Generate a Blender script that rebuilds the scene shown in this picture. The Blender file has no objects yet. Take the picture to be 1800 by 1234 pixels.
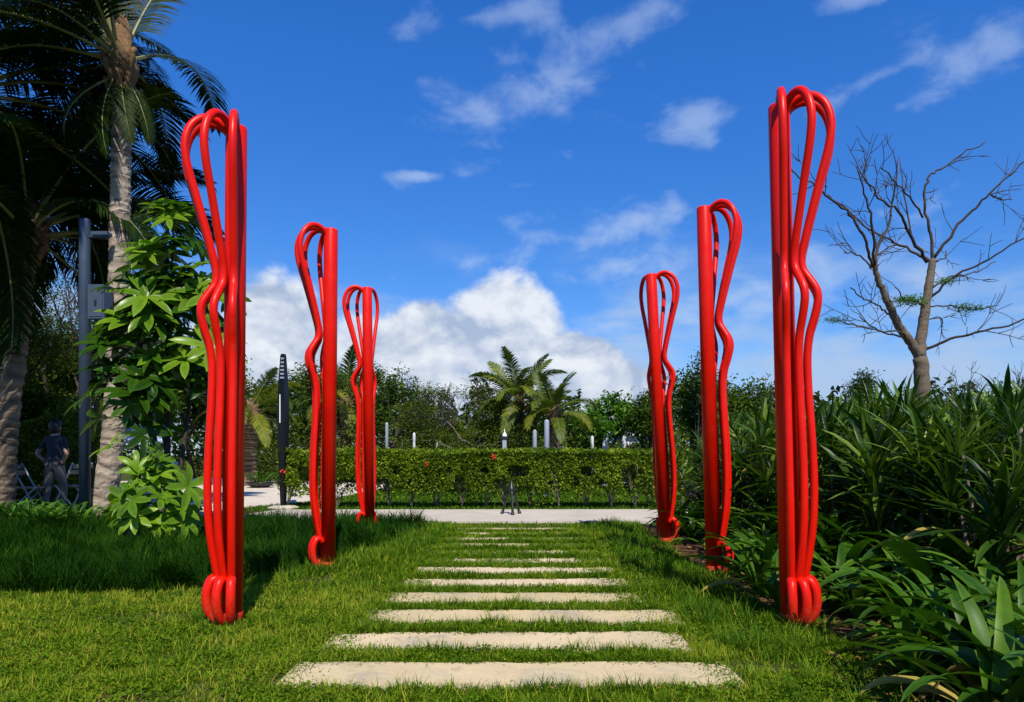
import bpy, math, random
import numpy as np
from mathutils import Vector, Matrix, Euler

R = math.radians
PI = math.pi
C = bpy.context.scene.collection
SC = bpy.context.scene

# ------------------------------------------------------------------ camera
EYE = 1.05
FPX = 1200.0                      # focal length in pixels of an 1800 px wide frame
cam_d = bpy.data.cameras.new('camera')
cam_d.sensor_width = 36.0
cam_d.lens = 36.0 * FPX / 1800.0
cam_d.shift_y = 183.0 / 1800.0    # architectural shift: level camera, low horizon
cam_d.clip_start = 0.05
cam_d.clip_end = 3000.0
cam = bpy.data.objects.new('camera', cam_d)
cam.location = (0, 0, EYE)
cam.rotation_euler = (R(90), 0, 0)
C.objects.link(cam)
SC.camera = cam
SC.view_settings.view_transform = 'Standard'
SC.view_settings.look = 'None'
SC.view_settings.gamma = 1.0
SC.view_settings.exposure = 0.45
SC.view_settings.use_curve_mapping = False

# ------------------------------------------------------------------ sun
SUN_AZ = 13.0      # degrees to the right of straight behind the camera
SUN_EL = 52.0
to_sun = Vector((math.sin(R(SUN_AZ)) * math.cos(R(SUN_EL)), -math.cos(R(SUN_AZ)) * math.cos(R(SUN_EL)), math.sin(R(SUN_EL))))
sun_d = bpy.data.lights.new('sun', 'SUN')
sun_d.energy = 4.4
sun_d.angle = R(0.5)
sun_d.color = (1.0, 0.94, 0.84)
sun = bpy.data.objects.new('sun', sun_d)
sun.rotation_euler = to_sun.to_track_quat('Z', 'Y').to_euler()
C.objects.link(sun)

# ------------------------------------------------------------------ world: sky and clouds
world = bpy.data.worlds.new('World')
SC.world = world
world.use_nodes = True
world.cycles.sampling_method = 'NONE'     # smooth sky: plain path tracing is quicker here
wt = world.node_tree
wt.nodes.clear()


def _lnk(t, a, sock):
    if hasattr(a, 'node') or hasattr(a, 'is_linked'):
        t.links.new(a, sock)
    else:
        sock.default_value = a


def MA(t, op, a, b=None, c=None, clamp=False):
    n = t.nodes.new('ShaderNodeMath')
    n.operation = op
    n.use_clamp = clamp
    for i, v in enumerate((a, b, c)):
        if v is not None:
            _lnk(t, v, n.inputs[i])
    return n.outputs[0]


def MIXC(t, f, a, b, blend='MIX'):
    n = t.nodes.new('ShaderNodeMix')
    n.data_type = 'RGBA'
    n.blend_type = blend
    _lnk(t, f, n.inputs[0])
    _lnk(t, a if hasattr(a, 'node') else tuple(a) + (1,), n.inputs[6])
    _lnk(t, b if hasattr(b, 'node') else tuple(b) + (1,), n.inputs[7])
    return n.outputs[2]


def SMOOTH(t, v, lo, hi, a=0.0, b=1.0):
    n = t.nodes.new('ShaderNodeMapRange')
    n.interpolation_type = 'SMOOTHSTEP'
    _lnk(t, v, n.inputs[0])
    n.inputs[1].default_value = lo
    n.inputs[2].default_value = hi
    n.inputs[3].default_value = a
    n.inputs[4].default_value = b
    return n.outputs[0]


def COMB(t, x, y, z=0.0):
    n = t.nodes.new('ShaderNodeCombineXYZ')
    for i, v in enumerate((x, y, z)):
        _lnk(t, v, n.inputs[i])
    return n.outputs[0]


def NOISE(t, vec, scale, detail=6, rough=0.55, dist=0.0):
    n = t.nodes.new('ShaderNodeTexNoise')
    if vec is not None:
        t.links.new(vec, n.inputs['Vector'])
    n.inputs['Scale'].default_value = scale
    n.inputs['Detail'].default_value = detail
    n.inputs['Roughness'].default_value = rough
    n.inputs['Distortion'].default_value = dist
    return n.outputs[0]


sky = wt.nodes.new('ShaderNodeTexSky')
sky.sky_type = 'NISHITA'
sky.sun_disc = False
sky.sun_elevation = R(SUN_EL)
sky.sun_rotation = R(180 - SUN_AZ)
sky.altitude = 0
sky.air_density = 1.0
sky.dust_density = 0.3
sky.ozone_density = 3.0
hs = wt.nodes.new('ShaderNodeHueSaturation')
hs.inputs['Saturation'].default_value = 1.28
hs.inputs['Value'].default_value = 1.0
wt.links.new(sky.outputs[0], hs.inputs['Color'])

tc = wt.nodes.new('ShaderNodeTexCoord')
sx = wt.nodes.new('ShaderNodeSeparateXYZ')
wt.links.new(tc.outputs['Generated'], sx.inputs[0])
dx, dy, dz = sx.outputs
hor = MA(wt, 'SQRT', MA(wt, 'ADD', MA(wt, 'MULTIPLY', dx, dx), MA(wt, 'MULTIPLY', dy, dy)))
az = MA(wt, 'ARCTAN2', dx, dy)
ev = MA(wt, 'DIVIDE', dz, MA(wt, 'MAXIMUM', hor, 0.02))
skyc = MIXC(wt, 1.0, hs.outputs[0], MIXC(wt, SMOOTH(wt, ev, 0.0, 0.65), (0.66, 0.80, 1.06), (0.58, 0.96, 1.42)), 'MULTIPLY')
# noise is read from the 3D direction so that it never shows a seam
dvec = tc.outputs['Generated']


def shift(vec, off, mul=(1, 1, 1)):
    n = wt.nodes.new('ShaderNodeMapping')
    n.inputs['Location'].default_value = off
    n.inputs['Scale'].default_value = mul
    wt.links.new(vec, n.inputs['Vector'])
    return n.outputs[0]


def azv(px, py):
    a = math.atan((px - 900) / FPX)
    return a, (800 - py) / FPX * math.cos(a)


def cone(px, py, wx, wy, skew=0.0):
    """1 at the centre of a cloud tower, 0 on its rim, negative outside"""
    a0, v0 = azv(px, py)
    ux = MA(wt, 'SUBTRACT', az, a0)
    uy = MA(wt, 'SUBTRACT', ev, v0)
    if skew:
        uy = MA(wt, 'SUBTRACT', uy, MA(wt, 'MULTIPLY', ux, skew))
    ux = MA(wt, 'DIVIDE', ux, wx / FPX)
    uy = MA(wt, 'DIVIDE', uy, wy / FPX)
    r = MA(wt, 'SQRT', MA(wt, 'ADD', MA(wt, 'MULTIPLY', ux, ux), MA(wt, 'MULTIPLY', uy, uy)))
    return MA(wt, 'SUBTRACT', 1.0, r)


def chain_max(socks, k=0.1):
    s = socks[0]
    for q in socks[1:]:
        s = MA(wt, 'SMOOTH_MAX', s, q, k)
    return s


puff = NOISE(wt, shift(dvec, (0, 0, 0), (1, 1, 1.25)), 9.0, 9, 0.56, 0.25)
puff_b = NOISE(wt, shift(dvec, (-0.012, 0.0, -0.022), (1, 1, 1.25)), 9.0, 9, 0.56, 0.25)
big = NOISE(wt, shift(dvec, (3.1, 1.7, 0.4)), 2.2, 3, 0.5)
# the cumulus bank along the horizon (whole circle), with the towers seen here
bank = MA(wt, 'SUBTRACT', MA(wt, 'MULTIPLY', MA(wt, 'SUBTRACT', big, 0.46), 2.4), MA(wt, 'MULTIPLY', ev, 3.4))
towers = chain_max([cone(878, 600, 118, 130), cone(820, 640, 110, 130), cone(745, 620, 105, 105), cone(655, 640, 110, 110),
                    cone(490, 580, 95, 110), cone(560, 650, 110, 90), cone(460, 650, 150, 100), cone(960, 680, 130, 100), cone(1060, 700, 150, 75), cone(1010, 640, 90, 60)], 0.12)
cf = chain_max([bank, towers], 0.15)
cf = MA(wt, 'ADD', cf, MA(wt, 'MULTIPLY', MA(wt, 'SUBTRACT', puff, 0.5), 1.25))
c_alpha = MA(wt, 'MULTIPLY', SMOOTH(wt, cf, 0.0, 0.30), 0.95)
# hazy veil low on the right side of the bank and round the horizon
veil_n = NOISE(wt, shift(dvec, (0.5, 0, 0), (1, 1, 3.2)), 5.0, 5, 0.55, 0.4)
veil = MA(wt, 'MULTIPLY', SMOOTH(wt, ev, 0.36, 0.12), SMOOTH(wt, MA(wt, 'ADD', veil_n, MA(wt, 'MULTIPLY', ev, -0.6)), 0.28, 0.58))
veil = MA(wt, 'MULTIPLY', veil, 0.95)
# thin torn clouds higher up
wisp_n = NOISE(wt, shift(dvec, (1.3, 0.2, 0.0), (1.0, 1.0, 1.6)), 12.0, 9, 0.55, 0.2)
wisp_big = NOISE(wt, shift(dvec, (7.3, 2.2, 1.0), (1, 1, 1.4)), 2.6, 2, 0.5)
wm = chain_max([cone(920, 165, 230, 125, 0.3), cone(1100, 40, 180, 60, 0.3), cone(1215, 215, 120, 50, 0.2), cone(1020, 418, 250, 42, 0.22), cone(1110, 475, 160, 48),
                cone(1560, 130, 125, 26, 0.22), cone(1740, 85, 130, 60), cone(1490, 0, 110, 25), cone(925, 325, 62, 14), cone(740, 310, 50, 12), cone(1290, 520, 280, 75, 0.1), cone(840, 30, 150, 36, 0.2)], 0.1)
wm = MA(wt, 'MAXIMUM', wm, MA(wt, 'MULTIPLY', MA(wt, 'SUBTRACT', wisp_big, 0.60), 3.0))
wf = MA(wt, 'ADD', MA(wt, 'MULTIPLY_ADD', wm, 0.85, -0.10), MA(wt, 'MULTIPLY', MA(wt, 'SUBTRACT', wisp_n, 0.5), 3.4))
w_alpha = MA(wt, 'MULTIPLY', SMOOTH(wt, wf, 0.0, 1.05), SMOOTH(wt, ev, 0.75, 0.15, 0.34, 0.62))
# cloud tones: lit from above and behind, greyer towards the base
lit = MA(wt, 'MULTIPLY_ADD', MA(wt, 'SUBTRACT', puff, puff_b), 4.5, 0.55)
lit = MA(wt, 'ADD', lit, MA(wt, 'MULTIPLY', MA(wt, 'SUBTRACT', ev, 0.17), 2.6), clamp=True)
SKS = 0.1
c_col = MIXC(wt, lit, tuple(v / SKS for v in (0.30, 0.37, 0.50)), tuple(v / SKS for v in (0.62, 0.65, 0.69)))
v_col = tuple(v / SKS for v in (0.31, 0.42, 0.60))
w_col = tuple(v / SKS for v in (0.38, 0.48, 0.66))
col = MIXC(wt, veil, skyc, v_col)
col = MIXC(wt, w_alpha, col, w_col)
col = MIXC(wt, c_alpha, col, c_col)
bg = wt.nodes.new('ShaderNodeBackground')
bg.inputs['Strength'].default_value = SKS
wt.links.new(col, bg.inputs['Color'])
wo = wt.nodes.new('ShaderNodeOutputWorld')
wt.links.new(bg.outputs[0], wo.inputs[0])


# ================================================================== helpers
def at(px, py, Y):
    """a world point seen at pixel (px, py) of the photograph, Y metres in front of the camera"""
    return Vector(((px - 900) / FPX * Y, Y, EYE + (800 - py) / FPX * Y))


def gx(px, Y):
    return (px - 900) / FPX * Y


def tag(o, label=None, cat=None, group=None, kind=None):
    if label: o['label'] = label
    if cat: o['category'] = cat
    if group: o['group'] = group
    if kind: o['kind'] = kind
    return o


def empty(name, loc, rz=0.0, label=None, cat=None, group=None):
    o = bpy.data.objects.new(name, None)
    o.location = loc
    o.rotation_euler = (0, 0, rz)
    o.empty_display_size = 0.1
    C.objects.link(o)
    return tag(o, label, cat, group)


class MB:
    def __init__(self):
        self.V = []; self.F = []; self.T = []; self.M = []; self.n = 0

    def add(self, V, F, tone=0.5, mat=0):
        V = np.asarray(V, dtype=np.float32).reshape(-1, 3)
        Fs = F if isinstance(F, list) else [F]
        for f in Fs:
            f = np.asarray(f, dtype=np.int32)
            if f.size == 0: continue
            self.F.append(f + self.n)
            self.M.append(np.full(len(f), mat, dtype=np.int32))
        t = np.asarray(tone, dtype=np.float32)
        self.T.append(np.full(len(V), float(t), dtype=np.float32) if t.ndim == 0 else t.ravel())
        self.V.append(V)
        self.n += len(V)
        return self

    def mesh(self, name, mats, smooth=True):
        V = np.concatenate(self.V); T = np.concatenate(self.T)
        lv = np.concatenate([f.ravel() for f in self.F])
        tot = np.concatenate([np.full(len(f), f.shape[1], dtype=np.int32) for f in self.F])
        st = np.concatenate([[0], np.cumsum(tot)[:-1]]).astype(np.int32)
        mi = np.concatenate(self.M)
        me = bpy.data.meshes.new(name)
        me.vertices.add(len(V)); me.vertices.foreach_set('co', V.ravel())
        me.loops.add(len(lv)); me.loops.foreach_set('vertex_index', lv)
        me.polygons.add(len(st)); me.polygons.foreach_set('loop_start', st)
        me.polygons.foreach_set('material_index', mi)
        me.polygons.foreach_set('use_smooth', np.full(len(st), bool(smooth)))
        a = me.attributes.new('tone', 'FLOAT', 'POINT')
        a.data.foreach_set('value', T)
        for m in (mats if isinstance(mats, (list, tuple)) else [mats]):
            me.materials.append(m)
        me.update(calc_edges=True)
        return me

    def build(self, name, mats, parent=None, smooth=True, loc=(0, 0, 0)):
        return obj(name, self.mesh(name, mats, smooth), parent, loc)


def obj(name, me, parent=None, loc=(0, 0, 0), rot=(0, 0, 0), scale=1.0):
    o = bpy.data.objects.new(name, me)
    o.location = loc
    o.rotation_euler = rot
    if isinstance(scale, (int, float)): scale = (scale, scale, scale)
    o.scale = scale
    C.objects.link(o)
    if parent: o.parent = parent
    return o


def catmull(P, n):
    P = np.asarray(P, dtype=float)
    Q = np.vstack([2 * P[0] - P[1], P, 2 * P[-1] - P[-2]])
    out = []
    for i in range(1, len(Q) - 2):
        p0, p1, p2, p3 = Q[i - 1], Q[i], Q[i + 1], Q[i + 2]
        for t in np.linspace(0, 1, n, endpoint=False):
            out.append(0.5 * (2 * p1 + (p2 - p0) * t + (2 * p0 - 5 * p1 + 4 * p2 - p3) * t * t + (3 * p1 - p0 - 3 * p2 + p3) * t ** 3))
    out.append(Q[-2])
    return np.array(out)


def tube(P, rad, s=8, caps=True):
    P = np.asarray(P, dtype=float)
    n = len(P)
    rad = np.full(n, float(rad)) if np.ndim(rad) == 0 else np.asarray(rad, dtype=float)
    T = np.gradient(P, axis=0)
    T /= np.maximum(np.linalg.norm(T, axis=1, keepdims=True), 1e-9)
    ref = np.array([1.0, 0, 0]) if abs(T[0][0]) < 0.8 else np.array([0, 1.0, 0])
    N = np.zeros_like(P)
    v = ref - T[0] * ref.dot(T[0]); N[0] = v / np.linalg.norm(v)
    for i in range(1, n):
        v = N[i - 1] - T[i] * N[i - 1].dot(T[i])
        N[i] = v / max(np.linalg.norm(v), 1e-9)
    B = np.cross(T, N)
    a = np.linspace(0, 2 * PI, s, endpoint=False)
    V = P[:, None, :] + rad[:, None, None] * (np.cos(a)[None, :, None] * N[:, None, :] + np.sin(a)[None, :, None] * B[:, None, :])
    V = V.reshape(-1, 3)
    i = np.arange(n - 1)[:, None] * s
    j = np.arange(s)[None, :]
    k = (j + 1) % s
    F = np.stack([i + j, i + k, i + s + k, i + s + j], -1).reshape(-1, 4)
    Fs = [F]
    if caps:
        Fs.append(np.arange(s)[::-1][None, :])
        Fs.append(((n - 1) * s + np.arange(s))[None, :])
    return V, Fs


def box(c, size, rz=0.0):
    c = np.asarray(c, float); h = np.asarray(size, float) / 2
    V = np.array([[x, y, z] for z in (-1, 1) for y in (-1, 1) for x in (-1, 1)], float) * h
    if rz:
        cs, sn = math.cos(rz), math.sin(rz)
        V = V @ np.array([[cs, sn, 0], [-sn, cs, 0], [0, 0, 1]])
    F = np.array([[0, 2, 3, 1], [4, 5, 7, 6], [0, 1, 5, 4], [2, 6, 7, 3], [0, 4, 6, 2], [1, 3, 7, 5]])
    return V + c, F


def bar(p, q, r, s=6):
    return tube([p, ((np.asarray(p) + np.asarray(q)) / 2), q], r, s)


def lathe(prof, s=20, cap=True):
    prof = np.asarray(prof, float)
    a = np.linspace(0, 2 * PI, s, endpoint=False)
    V = np.stack([prof[:, None, 0] * np.cos(a), prof[:, None, 0] * np.sin(a), np.repeat(prof[:, 1:2], s, 1)], -1).reshape(-1, 3)
    n = len(prof)
    i = np.arange(n - 1)[:, None] * s; j = np.arange(s)[None, :]; k = (j + 1) % s
    F = [np.stack([i + j, i + k, i + s + k, i + s + j], -1).reshape(-1, 4)]
    if cap:
        F.append(np.arange(s)[::-1][None, :]); F.append(((n - 1) * s + np.arange(s))[None, :])
    return V, F


def blades(P, head, L, W, lean, curl, seg=2, rng=None, taper=0.7):
    """many grass blades at once: tapering strips rising from P"""
    N = len(P)
    hd = np.stack([np.cos(head), np.sin(head), np.zeros(N)], -1)
    sd = np.stack([-np.sin(head), np.cos(head), np.zeros(N)], -1)
    up = np.array([0, 0, 1.0])
    pos = P.copy()
    rows = []
    for i in range(seg + 1):
        t = i / seg
        w = W * (1 - t ** 1.5) ** taper if i < seg else np.zeros(N)
        if i < seg:
            rows.append(pos - sd * (w / 2)[:, None]); rows.append(pos + sd * (w / 2)[:, None])
        else:
            rows.append(pos.copy())
        th = lean + curl * (t + 0.5 / seg)
        pos = pos + (hd * np.sin(th)[:, None] + up * np.cos(th)[:, None]) * (L / seg)[:, None]
    V = np.stack(rows, 1)
    m = V.shape[1]
    base = (np.arange(N) * m)[:, None]
    Q = []
    for i in range(seg - 1):
        Q.append(base + np.array([[2 * i, 2 * i + 1, 2 * i + 3, 2 * i + 2]]))
    Q = np.concatenate(Q) if Q else np.zeros((0, 4), int)
    Tt = base + np.array([[2 * seg - 2, 2 * seg - 1, 2 * seg]])
    return V.reshape(-1, 3), [Q, Tt], m


def leaf_cloud(rng, P, size, up=0.4, aspect=0.45):
    """one small folded leaf (two triangles each side of the rib = diamond quad) at every point"""
    N = len(P)
    nrm = rng.normal(size=(N, 3)); nrm[:, 2] = np.abs(nrm[:, 2]) + up
    nrm /= np.linalg.norm(nrm, axis=1, keepdims=True)
    a = rng.normal(size=(N, 3))
    a -= nrm * (a * nrm).sum(1, keepdims=True)
    a /= np.maximum(np.linalg.norm(a, axis=1, keepdims=True), 1e-6)
    b = np.cross(nrm, a)
    L = (size * rng.uniform(0.6, 1.3, N))[:, None]
    W = L * aspect
    fold = nrm * L * 0.12
    V = np.stack([P - a * L * .5, P + b * W * .5 + fold, P + a * L * .5, P - b * W * .5 + fold], 1).reshape(-1, 3)
    F = np.arange(N * 4).reshape(N, 4)
    return V, F


def strap(L, W, lean, curl, seg=8, fold=0.22, wtip=0.0, tw=0.0, wpos=0.35, base=0.45):
    """one broad strap leaf in the XZ plane, leaving the origin towards +X; V-folded along its rib"""
    V = []; pos = np.zeros(3); T = []
    for i in range(seg + 1):
        t = i / seg
        th = lean + curl * t ** 1.3
        d = np.array([math.sin(th), 0, math.cos(th)])
        nrm = np.array([-math.cos(th), 0, math.sin(th)])
        if t < wpos: w = base + (1 - base) * math.sin(t / wpos * PI / 2)
        else: w = math.cos((t - wpos) / (1 - wpos) * PI / 2) ** 0.75
        w = max(w, 0.02) * W / 2
        s = np.array([0, math.cos(tw * t), 0]) + nrm * math.sin(tw * t)
        f = fold * w
        V += [pos + s * w + nrm * f, pos, pos - s * w + nrm * f]
        q_ = 0.25 if t > 0.93 else 0.0
        T += [0.62 + q_, 0.35 + q_, 0.55 + q_]
        pos = pos + d * L / seg
    F = []
    for i in range(seg):
        o = i * 3
        F += [[o, o + 1, o + 4, o + 3], [o + 1, o + 2, o + 5, o + 4]]
    return np.array(V), np.array(F), np.array(T)


def xform(V, rot=None, s=1.0, t=(0, 0, 0)):
    V = np.asarray(V, float) * s
    if rot is not None:
        M = np.array(Euler(rot).to_matrix())
        V = V @ M.T
    return V + np.asarray(t, float)


# ================================================================== materials
def nt(name):
    m = bpy.data.materials.new(name)
    m.use_nodes = True
    t = m.node_tree
    b = t.nodes['Principled BSDF']
    return m, t, b


def attr(t, name='tone'):
    n = t.nodes.new('ShaderNodeAttribute'); n.attribute_name = name
    return n.outputs['Fac']


def opos(t):
    return t.nodes.new('ShaderNodeTexCoord').outputs['Object']


def gpos(t):
    return t.nodes.new('ShaderNodeNewGeometry').outputs['Position']


def bump(t, b, h, strength=0.3, dist=0.02):
    n = t.nodes.new('ShaderNodeBump')
    n.inputs['Strength'].default_value = strength
    n.inputs['Distance'].default_value = dist
    t.links.new(h, n.inputs['Height'])
    t.links.new(n.outputs[0], b.inputs['Normal'])


def ramp(t, f, stops):
    n = t.nodes.new('ShaderNodeValToRGB')
    e = n.color_ramp.elements
    while len(e) > 1: e.remove(e[0])
    e[0].position = stops[0][0]; e[0].color = tuple(stops[0][1]) + (1,)
    for p, c in stops[1:]:
        q = e.new(p); q.color = tuple(c) + (1,)
    _lnk(t, f, n.inputs[0])
    return n.outputs[0]


def leaf_mat(name, dark, mid, light, rough=0.45, trans=0.3, spec=0.4, random_obj=0.0, gloss=False):
    m, t, b = nt(name)
    if not gloss: spec *= 0.4
    dark, mid, light = [(c[0], c[1], c[2] * 0.55) for c in (dark, mid, light)]
    f = attr(t)
    if random_obj:
        oi = t.nodes.new('ShaderNodeObjectInfo')
        f = MA(t, 'ADD', f, MA(t, 'MULTIPLY', MA(t, 'SUBTRACT', oi.outputs['Random'], 0.5), random_obj), clamp=True)
    if random_obj:
        nv = NOISE(t, opos(t), 9.0, 5, 0.65, 0.6)
        f = MA(t, 'ADD', f, MA(t, 'MULTIPLY', MA(t, 'SUBTRACT', nv, 0.5), 0.55), clamp=True)
    c = ramp(t, f, [(0.0, dark), (0.5, mid), (1.0, light)])
    t.links.new(c, b.inputs['Base Color'])
    b.inputs['Roughness'].default_value = rough
    b.inputs['Specular IOR Level'].default_value = spec
    if trans:
        tr = t.nodes.new('ShaderNodeBsdfTranslucent')
        tcol = MIXC(t, 1.0, c, (1.25, 1.5, 0.55), 'MULTIPLY')
        t.links.new(tcol, tr.inputs['Color'])
        mx = t.nodes.new('ShaderNodeMixShader')
        mx.inputs[0].default_value = trans
        t.links.new(b.outputs[0], mx.inputs[1]); t.links.new(tr.outputs[0], mx.inputs[2])
        t.links.new(mx.outputs[0], t.nodes['Material Output'].inputs[0])
    return m


def plain(name, c, rough=0.5, metal=0.0, spec=0.5, var=0.0, scale=6.0, coat=0.0):
    m, t, b = nt(name)
    if var:
        n = NOISE(t, opos(t), scale, 5, 0.6)
        cc = ramp(t, n, [(0.25, tuple(v * (1 - var) for v in c)), (0.75, tuple(min(v * (1 + var), 1) for v in c))])
        t.links.new(cc, b.inputs['Base Color'])
        t.links.new(MA(t, 'MULTIPLY_ADD', n, 0.2, rough - 0.1), b.inputs['Roughness'])
    else:
        b.inputs['Base Color'].default_value = tuple(c) + (1,)
        b.inputs['Roughness'].default_value = rough
    b.inputs['Metallic'].default_value = metal
    b.inputs['Specular IOR Level'].default_value = spec
    b.inputs['Coat Weight'].default_value = coat
    b.inputs['Coat Roughness'].default_value = 0.15
    return m


MT = {}


def mk_red():
    m, t, b = nt('red_paint')
    p = gpos(t)
    n = NOISE(t, p, 3.0, 6, 0.6)
    n2 = NOISE(t, p, 60.0, 3, 0.6)
    c = ramp(t, n, [(0.3, (0.60, 0.006, 0.0012)), (0.7, (0.72, 0.010, 0.0015))])
    # soil splashed on the feet
    sp = t.nodes.new('ShaderNodeSeparateXYZ'); t.links.new(p, sp.inputs[0])
    d = MA(t, 'MULTIPLY', SMOOTH(t, sp.outputs[2], 0.28, 0.02), SMOOTH(t, MA(t, 'ADD', n2, MA(t, 'MULTIPLY', n, 0.5)), 0.62, 0.85))
    c = MIXC(t, MA(t, 'MULTIPLY', d, 0.55), c, (0.20, 0.10, 0.05))
    t.links.new(c, b.inputs['Base Color'])
    n3 = NOISE(t, p, 11.0, 7, 0.7, 0.5)      # chalky faded patches and fine scuffs
    c = MIXC(t, SMOOTH(t, n3, 0.54, 0.74, 0.0, 0.30), c, (0.56, 0.045, 0.022))
    c = MIXC(t, SMOOTH(t, NOISE(t, p, 90.0, 2, 0.5), 0.70, 0.78, 0.0, 0.5), c, (0.30, 0.02, 0.012))
    t.links.new(c, b.inputs['Base Color'])
    t.links.new(MA(t, 'MULTIPLY_ADD', n3, 0.35, 0.18), b.inputs['Roughness'])
    b.inputs['Specular IOR Level'].default_value = 0.20
    bump(t, b, n2, 0.04, 0.002)
    return m


MT['red'] = mk_red()


def mk_ground():
    m, t, b = nt('ground_soil')
    p = gpos(t)
    n1 = NOISE(t, p, 1.1, 6, 0.6); n2 = NOISE(t, p, 14.0, 8, 0.65)
    f = MA(t, 'ADD', MA(t, 'MULTIPLY', n1, 0.6), MA(t, 'MULTIPLY', n2, 0.4))
    c = ramp(t, f, [(0.30, (0.026, 0.036, 0.010)), (0.48, (0.050, 0.066, 0.016)), (0.60, (0.085, 0.080, 0.026)), (0.74, (0.15, 0.10, 0.05))])
    t.links.new(c, b.inputs['Base Color'])
    b.inputs['Roughness'].default_value = 0.95
    b.inputs['Specular IOR Level'].default_value = 0.0
    bump(t, b, n2, 0.8, 0.03)
    return m


MT['ground'] = mk_ground()


def mk_bed():
    m, t, b = nt('bed_soil')
    p = gpos(t)
    n1 = NOISE(t, p, 2.2, 6, 0.6); n2 = NOISE(t, p, 30.0, 8, 0.7)
    f = MA(t, 'ADD', MA(t, 'MULTIPLY', n1, 0.5), MA(t, 'MULTIPLY', n2, 0.5))
    c = ramp(t, f, [(0.3, (0.030, 0.018, 0.010)), (0.5, (0.10, 0.052, 0.026)), (0.7, (0.21, 0.115, 0.06))])
    t.links.new(c, b.inputs['Base Color'])
    b.inputs['Roughness'].default_value = 0.95
    b.inputs['Specular IOR Level'].default_value = 0.1
    bump(t, b, n2, 0.9, 0.03)
    return m


MT['bed'] = mk_bed()


def mk_concrete(name, c, stain=0.5, sc=1.0, pieces=False):
    m, t, b = nt(name)
    p = gpos(t)
    n1 = NOISE(t, p, 1.3 * sc, 7, 0.62, 0.3); n2 = NOISE(t, p, 22 * sc, 8, 0.7); n3 = NOISE(t, p, 5.5 * sc, 5, 0.6, 0.8)
    f = MA(t, 'ADD', MA(t, 'MULTIPLY', n1, 0.55), MA(t, 'MULTIPLY', n2, 0.45))
    c0 = ramp(t, f, [(0.28, tuple(v * 0.66 for v in c)), (0.48, tuple(v * 0.95 for v in c)), (0.72, tuple(min(1, v * 1.14) for v in c))])
    st = SMOOTH(t, n3, 0.56, 0.72, 0.0, stain)
    c0 = MIXC(t, st, c0, (c[0] * 0.42, c[1] * 0.42, c[2] * 0.42))
    if pieces:      # every stone its own tone, with grey weathered blotches and mossy grains
        oi = t.nodes.new('ShaderNodeObjectInfo')
        k = MA(t, 'MULTIPLY_ADD', oi.outputs['Random'], 0.26, 0.84)
        c0 = MIXC(t, 1.0, c0, COMB(t, k, k, MA(t, 'MULTIPLY', k, k)), 'MULTIPLY')
        n4 = NOISE(t, p, 2.6, 6, 0.65, 0.7)
        c0 = MIXC(t, SMOOTH(t, n4, 0.50, 0.70, 0.0, 0.55), c0, (0.27, 0.25, 0.20))
        n5 = NOISE(t, p, 46.0, 4, 0.7)
        c0 = MIXC(t, MA(t, 'MULTIPLY', SMOOTH(t, n5, 0.60, 0.72), SMOOTH(t, n4, 0.40, 0.62, 0.05, 0.6)), c0, (0.16, 0.14, 0.08))
    t.links.new(c0, b.inputs['Base Color'])
    b.inputs['Roughness'].default_value = 0.88
    b.inputs['Specular IOR Level'].default_value = 0.25
    bump(t, b, n2, 0.35, 0.006)
    return m


MT['slab'] = mk_concrete('slab_stone', (0.54, 0.425, 0.245), 0.4, 1.6, True)
MT['concrete'] = mk_concrete('path_concrete', (0.47, 0.41, 0.33), 0.25)
MT['plaza'] = mk_concrete('plaza_paving', (0.56, 0.49, 0.39), 0.3)


def mk_trunk(name, a, b_, ringed=True, sc=1.0):
    m, t, b = nt(name)
    p = opos(t)
    mp = t.nodes.new('ShaderNodeMapping'); mp.inputs['Scale'].default_value = (1, 1, 5.0)
    t.links.new(p, mp.inputs['Vector'])
    n1 = NOISE(t, mp.outputs[0], 3.0 * sc, 7, 0.65, 0.4); n2 = NOISE(t, p, 25 * sc, 6, 0.7)
    f = MA(t, 'ADD', MA(t, 'MULTIPLY', n1, 0.6), MA(t, 'MULTIPLY', n2, 0.4))
    f = MA(t, 'ADD', f, MA(t, 'MULTIPLY', MA(t, 'SUBTRACT', attr(t), 0.5), 0.5))
    c = ramp(t, f, [(0.25, a), (0.72, b_)])
    t.links.new(c, b.inputs['Base Color'])
    b.inputs['Roughness'].default_value = 0.9
    b.inputs['Specular IOR Level'].default_value = 0.15
    bump(t, b, f, 0.6, 0.02)
    return m


MT['palm_trunk'] = mk_trunk('palm_bark', (0.13, 0.10, 0.072), (0.44, 0.36, 0.27))
MT['palm_trunk_old'] = mk_trunk('palm_bark_old', (0.045, 0.032, 0.022), (0.25, 0.185, 0.125))
MT['bark'] = mk_trunk('grey_bark', (0.055, 0.045, 0.035), (0.24, 0.20, 0.15), sc=1.5)
MT['bark_mid'] = mk_trunk('brown_grey_bark', (0.040, 0.031, 0.022), (0.19, 0.15, 0.105), sc=1.5)
MT['bark_dark'] = mk_trunk('dark_bark', (0.020, 0.016, 0.012), (0.085, 0.068, 0.050), sc=1.5)
MT['twig'] = plain('twig_bark', (0.060, 0.047, 0.037), 0.85, spec=0.2, var=0.4, scale=12)
MT['sheath'] = plain('palm_fibre', (0.16, 0.095, 0.045), 0.9, spec=0.15, var=0.5, scale=18)
MT['rachis'] = plain('frond_stalk', (0.17, 0.17, 0.045), 0.55, var=0.3, scale=5)
MT['lawn'] = leaf_mat('lawn_blade', (0.036, 0.086, 0.005), (0.112, 0.200, 0.011), (0.30, 0.30, 0.050), 0.65, 0.3, 0.12)
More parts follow.
